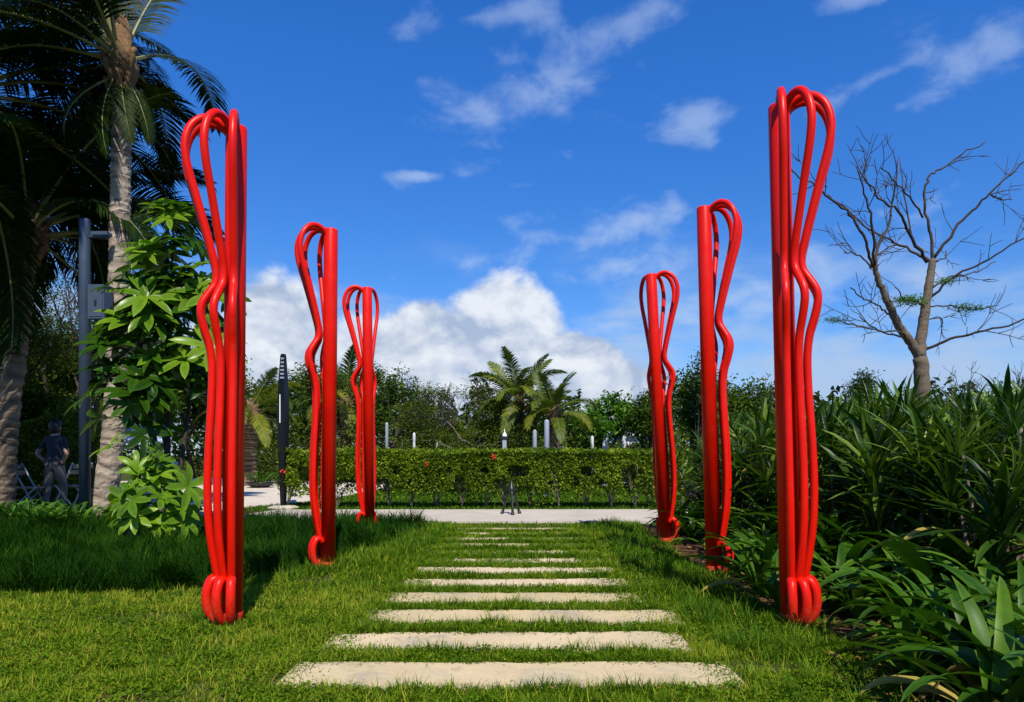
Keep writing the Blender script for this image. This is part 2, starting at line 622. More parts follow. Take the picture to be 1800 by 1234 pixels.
MT['mondo'] = leaf_mat('mondo_blade', (0.004, 0.016, 0.002), (0.010, 0.042, 0.004), (0.060, 0.120, 0.012), 0.7, 0.2, 0.08)
MT['longgrass'] = leaf_mat('long_grass_blade', (0.030, 0.080, 0.008), (0.065, 0.150, 0.014), (0.19, 0.27, 0.03), 0.6, 0.3, 0.12)
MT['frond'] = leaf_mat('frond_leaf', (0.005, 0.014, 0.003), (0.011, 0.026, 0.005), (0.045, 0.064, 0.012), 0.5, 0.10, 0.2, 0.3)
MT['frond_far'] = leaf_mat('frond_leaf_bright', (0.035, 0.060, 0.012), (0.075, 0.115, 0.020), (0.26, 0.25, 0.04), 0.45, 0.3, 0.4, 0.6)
MT['scheff'] = leaf_mat('umbrella_leaf', (0.013, 0.042, 0.005), (0.042, 0.112, 0.009), (0.17, 0.28, 0.025), 0.30, 0.28, 0.5, 0.95)
MT['scheff_young'] = leaf_mat('young_umbrella_leaf', (0.05, 0.11, 0.010), (0.13, 0.25, 0.022), (0.28, 0.40, 0.05), 0.32, 0.35, 0.5, 0.6)
MT['strap'] = leaf_mat('strap_leaf', (0.014, 0.048, 0.006), (0.036, 0.098, 0.012), (0.125, 0.220, 0.030), 0.40, 0.22, 0.32, 0.6)
MT['strap_left'] = leaf_mat('lily_leaf', (0.022, 0.06, 0.010), (0.05, 0.13, 0.018), (0.12, 0.24, 0.035), 0.35, 0.25, 0.5, 0.6)
MT['rosette'] = leaf_mat('narrow_leaf', (0.013, 0.036, 0.007), (0.034, 0.080, 0.013), (0.135, 0.205, 0.038), 0.38, 0.22, 0.45, 0.7)
MT['hedge'] = leaf_mat('hedge_leaf', (0.036, 0.070, 0.006), (0.095, 0.160, 0.012), (0.27, 0.34, 0.035), 0.42, 0.3, 0.4)
MT['tree_a'] = leaf_mat('tree_leaf_mid', (0.019, 0.046, 0.009), (0.049, 0.095, 0.016), (0.135, 0.196, 0.034), 0.5, 0.3, 0.3)
MT['tree_b'] = leaf_mat('tree_leaf_olive', (0.038, 0.057, 0.011), (0.081, 0.115, 0.019), (0.189, 0.223, 0.038), 0.5, 0.3, 0.3)
MT['tree_c'] = leaf_mat('tree_leaf_bright', (0.030, 0.088, 0.011), (0.065, 0.169, 0.019), (0.176, 0.324, 0.038), 0.45, 0.3, 0.35)
MT['tree_d'] = leaf_mat('tree_leaf_bluish', (0.019, 0.041, 0.022), (0.041, 0.076, 0.038), (0.095, 0.149, 0.068), 0.5, 0.25, 0.3)
MT['far_wood'] = leaf_mat('far_wood_leaf', (0.012, 0.026, 0.008), (0.028, 0.050, 0.014), (0.07, 0.10, 0.025), 0.6, 0.2, 0.2)
MT['dry_strap'] = leaf_mat('dry_strap_leaf', (0.12, 0.08, 0.03), (0.26, 0.19, 0.07), (0.42, 0.34, 0.15), 0.7, 0.1, 0.2, 0.6)
MT['litter'] = leaf_mat('dry_leaf', (0.10, 0.05, 0.02), (0.24, 0.14, 0.06), (0.42, 0.30, 0.15), 0.7, 0.1, 0.2)
MT['flower'] = plain('red_petal', (0.62, 0.06, 0.02), 0.5, var=0.2, scale=20)
MT['post_blue'] = plain('blue_grey_paint', (0.040, 0.060, 0.092), 0.42, spec=0.4, var=0.12, scale=4)
MT['box_blue'] = plain('dark_blue_grey_paint', (0.045, 0.062, 0.090), 0.45, var=0.12, scale=6)
MT['dark_metal'] = plain('dark_steel', (0.030, 0.032, 0.036), 0.26, metal=0.75, var=0.25, scale=3)
MT['black'] = plain('black_paint', (0.012, 0.012, 0.013), 0.4, var=0.3, scale=10)
MT['white'] = plain('white_paint', (0.74, 0.74, 0.76), 0.5, var=0.08, scale=3)
MT['pale_white'] = plain('weathered_white_paint', (0.52, 0.53, 0.55), 0.6, var=0.2, scale=3)
MT['pale_metal'] = plain('pale_metal', (0.26, 0.29, 0.34), 0.5, metal=0.1, var=0.12, scale=3)
MT['canopy'] = plain('pale_blue_canvas', (0.42, 0.50, 0.62), 0.8, var=0.08, scale=3)
MT['wood'] = plain('weathered_wood', (0.20, 0.17, 0.13), 0.8, var=0.3, scale=9)
MT['bowl'] = plain('black_bowl', (0.015, 0.015, 0.017), 0.45, var=0.3, scale=5)
MT['glass_pale'] = plain('lamp_glass', (0.30, 0.36, 0.42), 0.25)
MT['roof'] = plain('pale_roof', (0.55, 0.58, 0.64), 0.6, var=0.1, scale=2)
MT['window'] = plain('window_glass', (0.06, 0.08, 0.11), 0.12)
MT['skin'] = plain('skin', (0.33, 0.17, 0.11), 0.5)
MT['navy'] = plain('navy_cloth', (0.010, 0.014, 0.030), 0.85, var=0.25, scale=14)
MT['grey_cloth'] = plain('grey_cloth', (0.075, 0.072, 0.076), 0.88, var=0.2, scale=14)
MT['hair'] = plain('black_hair', (0.008, 0.007, 0.006), 0.55)
MT['collar'] = plain('light_collar', (0.32, 0.34, 0.40), 0.8)
MT['shoe'] = plain('brown_shoe', (0.09, 0.05, 0.03), 0.6)

rs = np.random.default_rng(7)
random.seed(7)


# value noise on the ground, for patchy lawns
def vnoise(x, y, sc, seed=0):
    x = np.asarray(x) * sc; y = np.asarray(y) * sc
    xi = np.floor(x).astype(int); yi = np.floor(y).astype(int)
    fx = x - xi; fy = y - yi
    fx = fx * fx * (3 - 2 * fx); fy = fy * fy * (3 - 2 * fy)

    def h(a, b):
        v = np.sin(a * 127.1 + b * 311.7 + seed * 74.7) * 43758.5453
        return v - np.floor(v)
    return (h(xi, yi) * (1 - fx) + h(xi + 1, yi) * fx) * (1 - fy) + (h(xi, yi + 1) * (1 - fx) + h(xi + 1, yi + 1) * fx) * fy


# ================================================================== the setting
mb = MB()
mb.add([[-900, -300, 0], [900, -300, 0], [900, 1800, 0], [-900, 1800, 0]], [np.array([[0, 1, 2, 3]])])
tag(mb.build('ground', MT['ground'], smooth=False), 'flat lawn and bare soil reaching to the trees behind', 'ground', kind='structure')


def sheet(name, poly, z, h, mat, label, cat, kind='structure'):
    """a slab of paving: outline at height z with a skirt of depth h"""
    n = len(poly)
    V = [[x, y, z] for x, y in poly] + [[x, y, z - h] for x, y in poly]
    m = MB()
    m.add(V, [np.array([list(range(n))]), np.array([[i, i + n, (i + 1) % n + n, (i + 1) % n] for i in range(n)])])
    o = m.build(name, mat, smooth=False)
    return tag(o, label, cat, kind=kind)


def wob(p, q, n, amp, seed):
    r = np.random.default_rng(seed)
    t = np.linspace(0, 1, n, endpoint=False)[:, None]
    P = np.asarray(p)[None] * (1 - t) + np.asarray(q)[None] * t
    d = np.asarray(q) - np.asarray(p); nn = np.array([-d[1], d[0]]) / np.linalg.norm(d)
    a = r.normal(size=n) * amp; a[0] = 0
    return (P + nn * a[:, None]).tolist()


# concrete path across the end of the stepping slabs
pp = wob((-4.9, 10.55), (6.5, 10.45), 60, 0.02, 1) + wob((6.5, 12.85), (-4.6, 12.75), 50, 0.012, 2)
concrete_path = sheet('concrete_path', pp, 0.035, 0.10, MT['concrete'], 'pale concrete path crossing behind the red sculptures', 'path')
pl = [(-4.9, 11.2), (-5.4, 10.9), (-6.0, 10.9), (-6.9, 11.6), (-9.0, 15.5), (-15.5, 27), (-4.0, 27), (-4.0, 20.5), (-4.3, 16), (-4.75, 14.6), (-5.4, 13.5)]
sheet('plaza', pl, 0.028, 0.10, MT['plaza'], 'sunlit pale paving of the open plaza on the left', 'paving')

# planting bed on the right
bedp = wob((1.72, 1.6), (1.80, 3.3), 10, 0.03, 3) + wob((1.80, 3.3), (1.62, 4.6), 8, 0.03, 4) + wob((1.62, 4.6), (1.58, 6.3), 8, 0.04, 5) + wob((1.58, 6.3), (1.80, 10.3), 14, 0.04, 6) + [(9.0, 10.3), (9.0, 1.6)]
sheet('planting_bed', bedp, 0.012, 0.02, MT['bed'], 'reddish brown soil of the planting bed under the strap leaved plants', 'flower bed')

soil = [(-1.62 + 0.19 * math.cos(q) * (1 + 0.18 * math.sin(3 * q)), 2.90 + 0.085 * math.sin(q) * (1 + 0.2 * math.cos(5 * q))) for q in np.linspace(0, 2 * PI, 30, endpoint=False)]
sheet('soil_patch', soil, 0.008, 0.012, MT['bed'], 'bare reddish soil patch in the lawn at the lower left', 'soil')

# stepping slabs: real stones in the lawn, the rows overgrown with distance
step_path = MB()
step_path.add([[-1.0, 2.3, 0.004], [1.0, 2.3, 0.004], [1.0, 10.3, 0.004], [-1.0, 10.3, 0.004]], [np.array([[0, 1, 2, 3]])])
footpath = tag(step_path.build('footpath', MT['ground'], smooth=False), 'stepping slab path through the lawn between the red sculptures', 'path', kind='structure')
SLABS = []
for k in range(0, 12):
    yc = 3.225 + 0.575 * k
    r = np.random.default_rng(100 + k)
    hw = float(np.interp(yc, [3.2, 4.4, 5.6, 6.5, 9.5], [1.04, 0.99, 0.90, 0.84, 0.88])); x0 = -hw + 0.01 + r.normal() * 0.03; x1 = hw + 0.01 + r.normal() * 0.03
    hd = 0.194 + r.normal() * 0.007
    SLABS.append((yc, x0, x1, hd))
    n = 26
    xs = np.linspace(x0, x1, n)
    e1 = r.normal(size=n) * 0.006; e2 = r.normal(size=n) * 0.006
    for e in (e1, e2):
        for q in range(3):
            i = r.integers(1, n - 1); e[i] += r.uniform(-0.022, 0.0)
    top = 0.016
    rows = []
    for ys, zz in ((-hd - 0.004, -0.04), (-hd, top - 0.008), (-hd + 0.009, top), (0, top), (hd - 0.009, top), (hd, top - 0.008), (hd + 0.004, -0.04)):
        e = e1 if ys < 0 else (e2 if ys > 0 else 0 * e1)
        sgn = -1 if ys < 0 else 1
        rows.append(np.stack([xs, np.full(n, ys) + sgn * e, np.full(n, zz) + (r.normal(size=n) * 0.0012 if zz == top else 0)], -1))
    V = np.concatenate(rows)
    F = []
    for a in range(len(rows) - 1):
        for b_ in range(n - 1):
            F.append([a * n + b_, a * n + b_ + 1, (a + 1) * n + b_ + 1, (a + 1) * n + b_])
    caps = [np.array([[a * n for a in range(len(rows))][::-1]]), np.array([[a * n + n - 1 for a in range(len(rows))]])]
    m = MB(); m.add(V, [np.array(F)] + caps)
    o = m.build('stepping_slab', MT['slab'], footpath, smooth=False, loc=(0, yc, 0))
    o.rotation_euler = (r.normal() * 0.004, r.normal() * 0.002, r.normal() * 0.004)


# ================================================================== red sculptures
PROF = [(0.030, 3.040), (0.075, 3.095), (0.150, 3.122), (0.225, 3.100), (0.285, 3.030), (0.312, 2.925), (0.296, 2.80), (0.240, 2.62), (0.188, 2.45),
        (0.142, 2.29), (0.118, 2.19), (0.124, 2.115), (0.164, 2.05), (0.202, 1.985), (0.210, 1.92), (0.188, 1.83), (0.153, 1.72), (0.138, 1.58),
        (0.142, 1.36), (0.156, 1.08), (0.160, 0.82), (0.146, 0.60), (0.118, 0.43), (0.094, 0.315), (0.085, 0.27)]
LOOP = [(0.058, 0.262), (0.090, 0.292), (0.124, 0.280), (0.147, 0.230), (0.152, 0.165), (0.138, 0.100), (0.104, 0.048), (0.058, 0.015)]
SHAFT_R = 0.063


def sculpture(px, Y, H, angles, side, lean, label, dark=None):
    """side +1: tubes fan to the left of the photograph (left row); -1: mirrored"""
    root = empty('red_sculpture', (gx(px, Y), Y, 0), 0, label, 'sculpture', 'red tube sculptures along the stepping path')
    root.rotation_euler = (0, lean, 0)
    s = H / 3.15
    n = 40
    prof = [(SHAFT_R, 0.0), (SHAFT_R, 3.105), (SHAFT_R - 0.004, 3.115), (SHAFT_R - 0.010, 3.118)]
    V, F = lathe(prof, 32)
    V = V * np.array([1, 1, s])
    m = MB(); m.add(V, F); sh = m.build('shaft', MT['red'], root)
    V, F = lathe([(SHAFT_R + 0.0025, 0.0), (SHAFT_R + 0.0025, 0.075), (SHAFT_R + 0.001, 0.078)], 32)
    m = MB(); m.add(V, F); m.build('base_collar', MT['red'], root)
    for i, a in enumerate(angles):
        th = math.atan2(-Y, -gx(px, Y)) - side * R(a)          # 0 = towards the viewpoint on the path, growing outwards
        d = np.array([math.cos(th), math.sin(th), 0])
        jr = np.random.default_rng(int(abs(px) * 7 + i))
        P2 = np.array(PROF) * np.array([0.95, 1.0])
        P = P2[:, :1] * d[None] + np.array([0, 0, 1.0])[None] * (P2[:, 1:] * s)
        P = catmull(P, 7)
        m = MB(); m.add(*tube(P, 0.0238, 14)); m.build('tube', MT['red'], root)
        L2 = np.array(LOOP)
        P = catmull(L2[:, :1] * d[None] + np.array([0, 0, 1.0])[None] * L2[:, 1:], 6)
        m = MB(); m.add(*tube(P, 0.0285, 14)); m.build('foot_loop', MT['red'], root)
    return root


sculpture(408, 4.24, 3.12, (4, 36, 73, 104), 1, 0.009, 'red tube sculpture nearest the camera on the left, beside the leafy shrub')
sculpture(577, 6.25, 3.15, (62, 95, 128, 160), 1, 0.008, 'middle red tube sculpture of the left row, standing in dark long grass')
sculpture(650, 8.95, 3.28, (87, 121, 153, 207), 1, -0.011, 'farthest red tube sculpture of the left row, nearest to the hedge')
sculpture(1391, 4.20, 3.235, (4, 36, 73, 104), -1, -0.024, 'tallest looking red tube sculpture, nearest on the right beside the bare tree')
sculpture(1254, 6.02, 3.27, (62, 95, 128, 160), -1, -0.026, 'middle red tube sculpture of the right row')
sculpture(1169, 8.05, 3.22, (87, 121, 153, 207), -1, -0.052, 'farthest red tube sculpture of the right row, in front of the hedge end')


# ================================================================== grass
def mondo_edge(Y):
    return np.interp(Y, [4.9, 5.15, 5.5, 6.3, 7.0, 7.6, 9.0, 10.2], [-9.0, -2.45, -2.10, -1.60, -1.40, -1.28, -1.15, -1.10])


def bed_edge(Y):
    return np.interp(Y, [1.6, 3.3, 4.6, 6.3, 10.3], [1.74, 1.80, 1.62, 1.58, 1.80])


def front_edge(X):
    return 4.98 + 0.10 * np.sin(X * 2.3) + 0.06 * np.sin(X * 5.1 + 1)


def in_slab(x, y, grow=0.0):
    r = np.zeros(len(x), bool)
    for (yc, x0, x1, hd) in SLABS:
        n = (vnoise(x, y * 0 + yc, 9.0, 3) - 0.5) * 0.06 + (vnoise(x, y * 0 + yc, 26.0, 4) - 0.5) * 0.05
        over = np.interp(yc, [3, 5, 7.2, 8.8, 9.4], [0.005, 0.035, 0.085, 0.10, 0.03])
        nx = (vnoise(y, x * 0 + yc, 6.0, 5) - 0.5) * 0.25 + np.interp(yc, [3.4, 4.5, 6.0, 9.0], [0.0, 0.03, 0.06, 0.05])
        cov = (yc > 6.9) & (yc < 9.2) & (vnoise(x, y * 0 + yc, 2.2, 9) > 0.42)   # slabs swallowed by the lawn here
        r |= (np.abs(y - yc) < hd - over * 0.9 - 0.012 + n + grow) & (x > x0 + 0.03 + nx + over * 1.5) & (x < x1 - 0.03 - nx - over * 1.5) & ~cov
    return r


def scatter(n, ya, yb, dens_pow=1.0):
    """points over the wedge of ground the camera sees, more of them close by"""
    u = rs.random(n)
    y = ya * (yb / ya) ** u if dens_pow == 1.0 else (ya ** dens_pow + u * (yb ** dens_pow - ya ** dens_pow)) ** (1 / dens_pow)
    x = (rs.random(n) * 2 - 1) * (0.80 * y + 0.15)
    return x, y


mb = MB()
x, y = scatter(430000, 2.55, 10.45)
keep = ~in_slab(x, y) & (x < bed_edge(y) + 0.05 + 0.1 * rs.random(len(x))) & ((x > mondo_edge(y) - 0.1) | (y < front_edge(x) + 0.1))
# worn patches
bare = vnoise(x, y, 1.6, 1) * 0.6 + vnoise(x, y, 5.0, 2) * 0.4
keep &= (bare < 0.66) | (rs.random(len(x)) < 0.25)
keep &= (vnoise(x, y, 17.0, 14) * 0.6 + vnoise(x, y, 41.0, 19) * 0.4 < 0.66) | (rs.random(len(x)) < 0.35) | (y > 6)
keep &= ~(((x + 1.62) / 0.17) ** 2 + ((y - 2.93) / 0.10) ** 2 < 1)
x = x[keep]; y = y[keep]; bare = bare[keep]
N = len(x)
patch = vnoise(x, y, 0.9, 6) * 0.55 + vnoise(x, y, 3.1, 7) * 0.45
near_slab = in_slab(x, y, 0.075)
tall = 0.018 + 0.034 * patch + 0.020 * near_slab * (0.6 + 0.8 * vnoise(x, y, 7.0, 13)) + 0.02 * (vnoise(x, y, 14.0, 8) > 0.72)
right = np.clip((x - 0.95) / 0.4, 0, 1) * (y > 3.4)
leftmid = np.clip((-0.9 - x) / 0.25, 0, 1) * np.clip((y - 5.4) / 1.0, 0, 1)
tall = tall * (1 + 0.9 * right + 1.2 * leftmid)
tall = tall * (0.58 + 0.72 * vnoise(x, y, 9.0, 20))
L = tall * rs.uniform(0.5, 1.6, N)
W = np.interp(y, [2.5, 5, 10], [0.0042, 0.0065, 0.012]) * rs.uniform(0.7, 1.3, N)
P = np.stack([x, y, np.full(N, 0.002)], -1)
V, F, m_ = blades(P, rs.uniform(0, 2 * PI, N), L, W, rs.uniform(0.1, 0.75, N), rs.uniform(0.2, 1.1, N), 2)
dryness = vnoise(x, y, 1.2, 11) * 0.5 + vnoise(x, y, 4.0, 12) * 0.5
tone = 0.02 + 0.85 * dryness + rs.normal(size=N) * 0.22 - 0.22 * right - 0.12 * near_slab - 0.1 * leftmid
tone = np.where((x < -0.9) & (y < 5.2), tone + 0.17, tone)
tone = np.where(rs.random(N) < 0.05, 1.0, tone)
mb.add(V, F, np.repeat(np.clip(tone, 0, 1), m_))
# pale runners and straw lying in the turf
x, y = scatter(3600, 2.6, 6.5)
ok = ~in_slab(x, y, 0.03) & (x < bed_edge(y)) & (y < np.where(x < -2.0, front_edge(x), 6.5))
x, y = x[ok], y[ok]; N = len(x)
V, F, m_ = blades(np.stack([x, y, rs.uniform(0.008, 0.03, N)], -1), rs.uniform(0, 2 * PI, N), rs.uniform(0.05, 0.16, N), rs.uniform(0.002, 0.0038, N), rs.uniform(0.5, 1.35, N), rs.uniform(-0.3, 1.1, N), 4)
mb.add(V, F, np.repeat(np.where(rs.random(N) < 0.6, 1.0, rs.uniform(0.2, 0.7, N)), m_))
# clover and small weeds in patches
x, y = scatter(70000, 2.6, 6.0)
wp = vnoise(x, y, 2.3, 27) * 0.6 + vnoise(x, y, 8.0, 28) * 0.4
ok = ~in_slab(x, y, 0.01) & (x < bed_edge(y)) & (wp > 0.50) & (y < np.where(x < -2.0, front_edge(x) + 0.1, 6.0))
x, y = x[ok], y[ok]; N = len(x)
V, F = leaf_cloud(rs, np.stack([x, y, rs.uniform(0.012, 0.045, N)], -1), np.full(N, 0.019), 1.1, 0.75)
mb.add(V, F, np.repeat(np.clip(rs.uniform(0.0, 0.55, N), 0, 1), 4))
# matted grass in the joints and creeping over the slab edges
jx = []; jy = []; jo = []
for (yc, x0, x1, hd) in SLABS:
    k = int(np.interp(yc, [3, 5, 10], [7000, 6000, 4200]))
    jx.append(rs.uniform(x0 - 0.1, x1 + 0.1, k)); jy.append(yc - 0.2875 + rs.uniform(-0.095, 0.095, k)); jo.append(np.zeros(k))
    k = int(np.interp(yc, [3, 5, 8], [1500, 1800, 2600]))
    sgn = np.where(rs.random(k) < 0.5, -1, 1)
    ex = rs.uniform(x0, x1, k)
    ragged = (vnoise(ex, ex * 0 + yc * 3.3 + sgn, 7.0, 15) * 0.6 + vnoise(ex, ex * 0 + yc + sgn * 2, 23.0, 16) * 0.4)
    jx.append(ex); jy.append(yc + sgn * (hd + 0.01 - np.abs(rs.normal(size=k)) * 0.060 * np.clip(ragged * 1.8 - 0.45, 0.02, 1))); jo.append(np.ones(k))
    k = 900
    sgn = np.where(rs.random(k) < 0.5, -1, 1)
    inset = np.interp(yc, [3.2, 4.5, 6.0], [0.08, 0.12, 0.18])
    jx.append(np.where(sgn < 0, x0, x1) - sgn * np.abs(rs.normal(size=k)) * inset); jy.append(yc + rs.uniform(-hd, hd, k)); jo.append(np.ones(k))
for (yc, x0, x1, hd) in SLABS:
    if 6.4 < yc < 9.2:          # these rows are half swallowed by creeping grass
        ex = rs.uniform(x0, x1, 5200); kk = vnoise(ex, ex * 0 + yc, 2.2, 9) > 0.40
        jx.append(ex[kk]); jy.append(yc + rs.uniform(-hd, hd, kk.sum())); jo.append(np.ones(kk.sum()))
x = np.concatenate(jx); y = np.concatenate(jy); over = np.concatenate(jo); N = len(x)
L = np.where(over > 0, rs.uniform(0.016, 0.042, N), rs.uniform(0.03, 0.085, N) * (0.55 + 0.8 * vnoise(x, y, 5.0, 17)) * np.interp(y, [3.0, 4.0, 6.0], [0.62, 0.75, 1.0]))
W = np.interp(y, [2.5, 5, 10], [0.0048, 0.0068, 0.012]) * rs.uniform(0.7, 1.4, N)
V, F, m_ = blades(np.stack([x, y, np.where(over > 0, 0.011, 0.0)], -1), rs.uniform(0, 2 * PI, N), L, W, np.where(over > 0, rs.uniform(0.6, 1.25, N), rs.uniform(0.1, 0.9, N)), rs.uniform(0.1, 1.0, N), 2)
mb.add(V, F, np.repeat(np.clip(0.08 + 0.42 * vnoise(x, y, 2.6, 18) + rs.normal(size=N) * 0.2, 0, 1), m_))
tag(mb.build('lawn_grass', MT['lawn'], smooth=False), 'short green lawn grass round the stepping slabs', 'grass', kind='stuff')

# dark tall grass on the left
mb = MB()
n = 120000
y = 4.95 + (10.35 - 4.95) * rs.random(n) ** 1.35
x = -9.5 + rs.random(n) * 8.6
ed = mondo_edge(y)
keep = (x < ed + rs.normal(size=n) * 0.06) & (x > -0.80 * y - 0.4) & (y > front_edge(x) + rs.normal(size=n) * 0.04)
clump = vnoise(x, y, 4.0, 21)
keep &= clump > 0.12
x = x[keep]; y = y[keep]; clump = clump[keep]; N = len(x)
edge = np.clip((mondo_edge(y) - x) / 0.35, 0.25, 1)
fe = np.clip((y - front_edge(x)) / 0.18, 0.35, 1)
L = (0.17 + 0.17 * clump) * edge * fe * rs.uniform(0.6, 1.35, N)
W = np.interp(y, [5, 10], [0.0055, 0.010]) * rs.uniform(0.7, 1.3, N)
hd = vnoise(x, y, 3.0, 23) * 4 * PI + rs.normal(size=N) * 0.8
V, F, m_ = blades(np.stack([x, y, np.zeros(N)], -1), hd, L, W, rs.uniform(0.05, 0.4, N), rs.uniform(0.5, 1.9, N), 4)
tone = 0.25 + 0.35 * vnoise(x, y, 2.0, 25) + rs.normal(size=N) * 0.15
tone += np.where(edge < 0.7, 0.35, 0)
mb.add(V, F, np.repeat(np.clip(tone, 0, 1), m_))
tag(mb.build('tall_grass', MT['mondo'], smooth=False), 'tall dark green grass on the left', 'grass', kind='stuff')

# brighter tufts either side of the path
mb = MB()
cl = []
for q in range(230):
    yy = rs.uniform(3.6, 10.2); cl.append((rs.uniform(1.12, 1.70), yy, rs.uniform(0.6, 1.1)))
for q in range(120):
    yy = rs.uniform(5.5, 9.8); e = float(mondo_edge(yy)); cl.append((rs.uniform(e - 0.1, e + 0.28), yy, rs.uniform(0.6, 1.1)))
for q in range(60):
    xx = rs.uniform(-4.0, -2.0); cl.append((xx, float(front_edge(xx)) - rs.uniform(-0.05, 0.2), rs.uniform(0.3, 0.6)))
for q in range(26):
    yy = rs.uniform(2.75, 4.8); cl.append((rs.uniform(-0.8 * yy, -1.15), yy, rs.uniform(0.35, 0.6)))
for q in range(22):
    yy = rs.uniform(2.75, 3.8); cl.append((rs.uniform(1.1, 1.75), yy, rs.uniform(0.45, 0.8)))
for q in range(60):
    kk = rs.integers(0, 12); cl.append((rs.uniform(-1.1, 1.15), 3.225 + 0.575 * kk - 0.29 + rs.normal() * 0.03, rs.uniform(0.2, 0.42)))
for (fx, fy) in ((gx(408, 4.24), 4.24), (gx(1391, 4.2), 4.2), (gx(577, 6.25), 6.25), (gx(1254, 6.02), 6.02), (gx(650, 8.95), 8.95), (gx(1169, 8.05), 8.05)):
    for q in range(26):
        a_ = rs.uniform(0, 2 * PI); cl.append((fx + math.cos(a_) * rs.uniform(0.09, 0.24), fy + math.sin(a_) * rs.uniform(0.09, 0.24), rs.uniform(0.30, 0.62) * (1.0 if fy < 5 else 1.35)))
for cx, cy, s in cl:
    k = rs.integers(18, 42)
    P = np.stack([cx + rs.normal(size=k) * 0.035 * s, cy + rs.normal(size=k) * 0.035 * s, np.zeros(k)], -1)
    V, F, m_ = blades(P, rs.uniform(0, 2 * PI, k), 0.17 * s * rs.uniform(0.5, 1.2, k), np.full(k, 0.0055 if cy < 6 else 0.008) * rs.uniform(0.7, 1.2, k), rs.uniform(0.1, 0.7, k), rs.uniform(0.3, 1.3, k), 3)
    mb.add(V, F, np.repeat(np.clip(rs.uniform(0.15, 0.75) + rs.normal(size=k) * 0.15, 0, 1), m_))
tag(mb.build('grass_tufts', MT['longgrass'], smooth=False), 'longer bright green grass tufts along both edges of the path', 'grass', kind='stuff')

# mown lawn strip on the far side of the concrete path, under the hedge and behind it
mb = MB()
n = 60000
y = rs.uniform(12.8, 22, n); x = rs.uniform(-5.2, 8, n)
keep = (x > np.interp(y, [12.8, 13.5, 14.6, 16, 22], [-5.0, -5.3, -4.7, -4.2, -3.9]))
x, y = x[keep], y[keep]; N = len(x)
V, F, m_ = blades(np.stack([x, y, np.zeros(N)], -1), rs.uniform(0, 2 * PI, N), rs.uniform(0.03, 0.09, N), np.full(N, 0.02), rs.uniform(0.1, 0.7, N), rs.uniform(0.2, 1.0, N), 2)
mb.add(V, F, np.repeat(np.clip(0.4 + rs.normal(size=N) * 0.2, 0, 1), m_))
tag(mb.build('far_lawn_grass', MT['longgrass'], smooth=False), 'green lawn grass behind the clipped hedge', 'grass', kind='stuff')

# dry leaves on the bed and lawn
mb = MB()
n = 900
x = rs.uniform(1.6, 3.2, n); y = 2.6 + 5 * rs.random(n) ** 1.5
P = np.stack([x, y, np.full(n, 0.024) + rs.random(n) * 0.015], -1)
V, F = leaf_cloud(rs, P, np.full(n, 0.07), 2.0, 0.3)
mb.add(V, F, np.repeat(rs.random(n), 4))
n = 260
x, y = scatter(n, 2.7, 7.0)
ok = (x < 1.6) & (x > mondo_edge(y))
x, y = x[ok], y[ok]; n = len(x)
P = np.stack([x, y, np.full(n, 0.05)], -1)
V, F = leaf_cloud(rs, P, np.full(n, 0.022), 1.5, 0.4)
mb.add(V, F, np.repeat(rs.random(n), 4))
tag(mb.build('leaf_litter', MT['litter'], smooth=False), 'dry brown leaves scattered on the soil of the bed', 'leaf litter', kind='stuff')


# ================================================================== right hand planting
STRAPS = []
for i, (l, w, le, cu) in enumerate([(0.62, 0.060, 0.25, 1.5), (0.70, 0.066, 0.35, 1.9), (0.55, 0.062, 0.15, 1.0), (0.74, 0.070, 0.55, 1.6), (0.50, 0.055, 0.75, 1.3), (0.66, 0.072, 0.30, 2.4), (0.60, 0.068, 0.5, 2.2)]):
    V, F, T = strap(l, w, le, cu, 10, 0.30, tw=(0.5 if i % 2 else -0.4))
    m = MB(); m.add(V, F, T); STRAPS.append(m.mesh('leaf', MT['strap']))


DRY = []
for i, (l, w, le, cu) in enumerate([(0.50, 0.045, 0.8, 1.9), (0.60, 0.05, 0.6, 2.3), (0.42, 0.035, 1.0, 1.4)]):
    V, F, T = strap(l, w, le, cu, 8, 0.7, tw=1.4 if i % 2 else -1.1)
    m = MB(); m.add(V, F, T); DRY.append(m.mesh('leaf', MT['dry_strap']))


def strap_plant(name, X, Y, n, s, label, cat, group, meshes, seed, z=0.0):
    r = random.Random(seed)
    root = empty(name, (X, Y, z), r.uniform(0, 6.28), label, cat, group)
    for k in range(n):
        a = k * 2.399 + r.uniform(-0.3, 0.3)
        ra = 0.03 * s
        sc = s * r.uniform(0.75, 1.2)
        me_ = DRY[r.randrange(3)] if (meshes is STRAPS and r.random() < 0.07) else meshes[r.randrange(len(meshes))]
        obj('leaf', me_, root, (ra * math.cos(a), ra * math.sin(a), 0.0), (r.uniform(-0.12, 0.12), r.uniform(-0.25, 0.12), a), sc)
    return root


pos = []
rr = random.Random(5)
ORD = ['first', 'second', 'third', 'fourth', 'fifth', 'sixth', 'seventh', 'eighth', 'ninth', 'tenth', 'eleventh', 'twelfth', 'thirteenth', 'fourteenth', 'fifteenth', 'sixteenth', 'seventeenth', 'eighteenth', 'nineteenth', 'twentieth', 'twenty-first', 'twenty-second', 'twenty-third', 'twenty-fourth', 'twenty-fifth', 'twenty-sixth', 'twenty-seventh', 'twenty-eighth']
rank = {}


def nth(key):
    rank[key] = rank.get(key, -1) + 1
    return ORD[rank[key]]


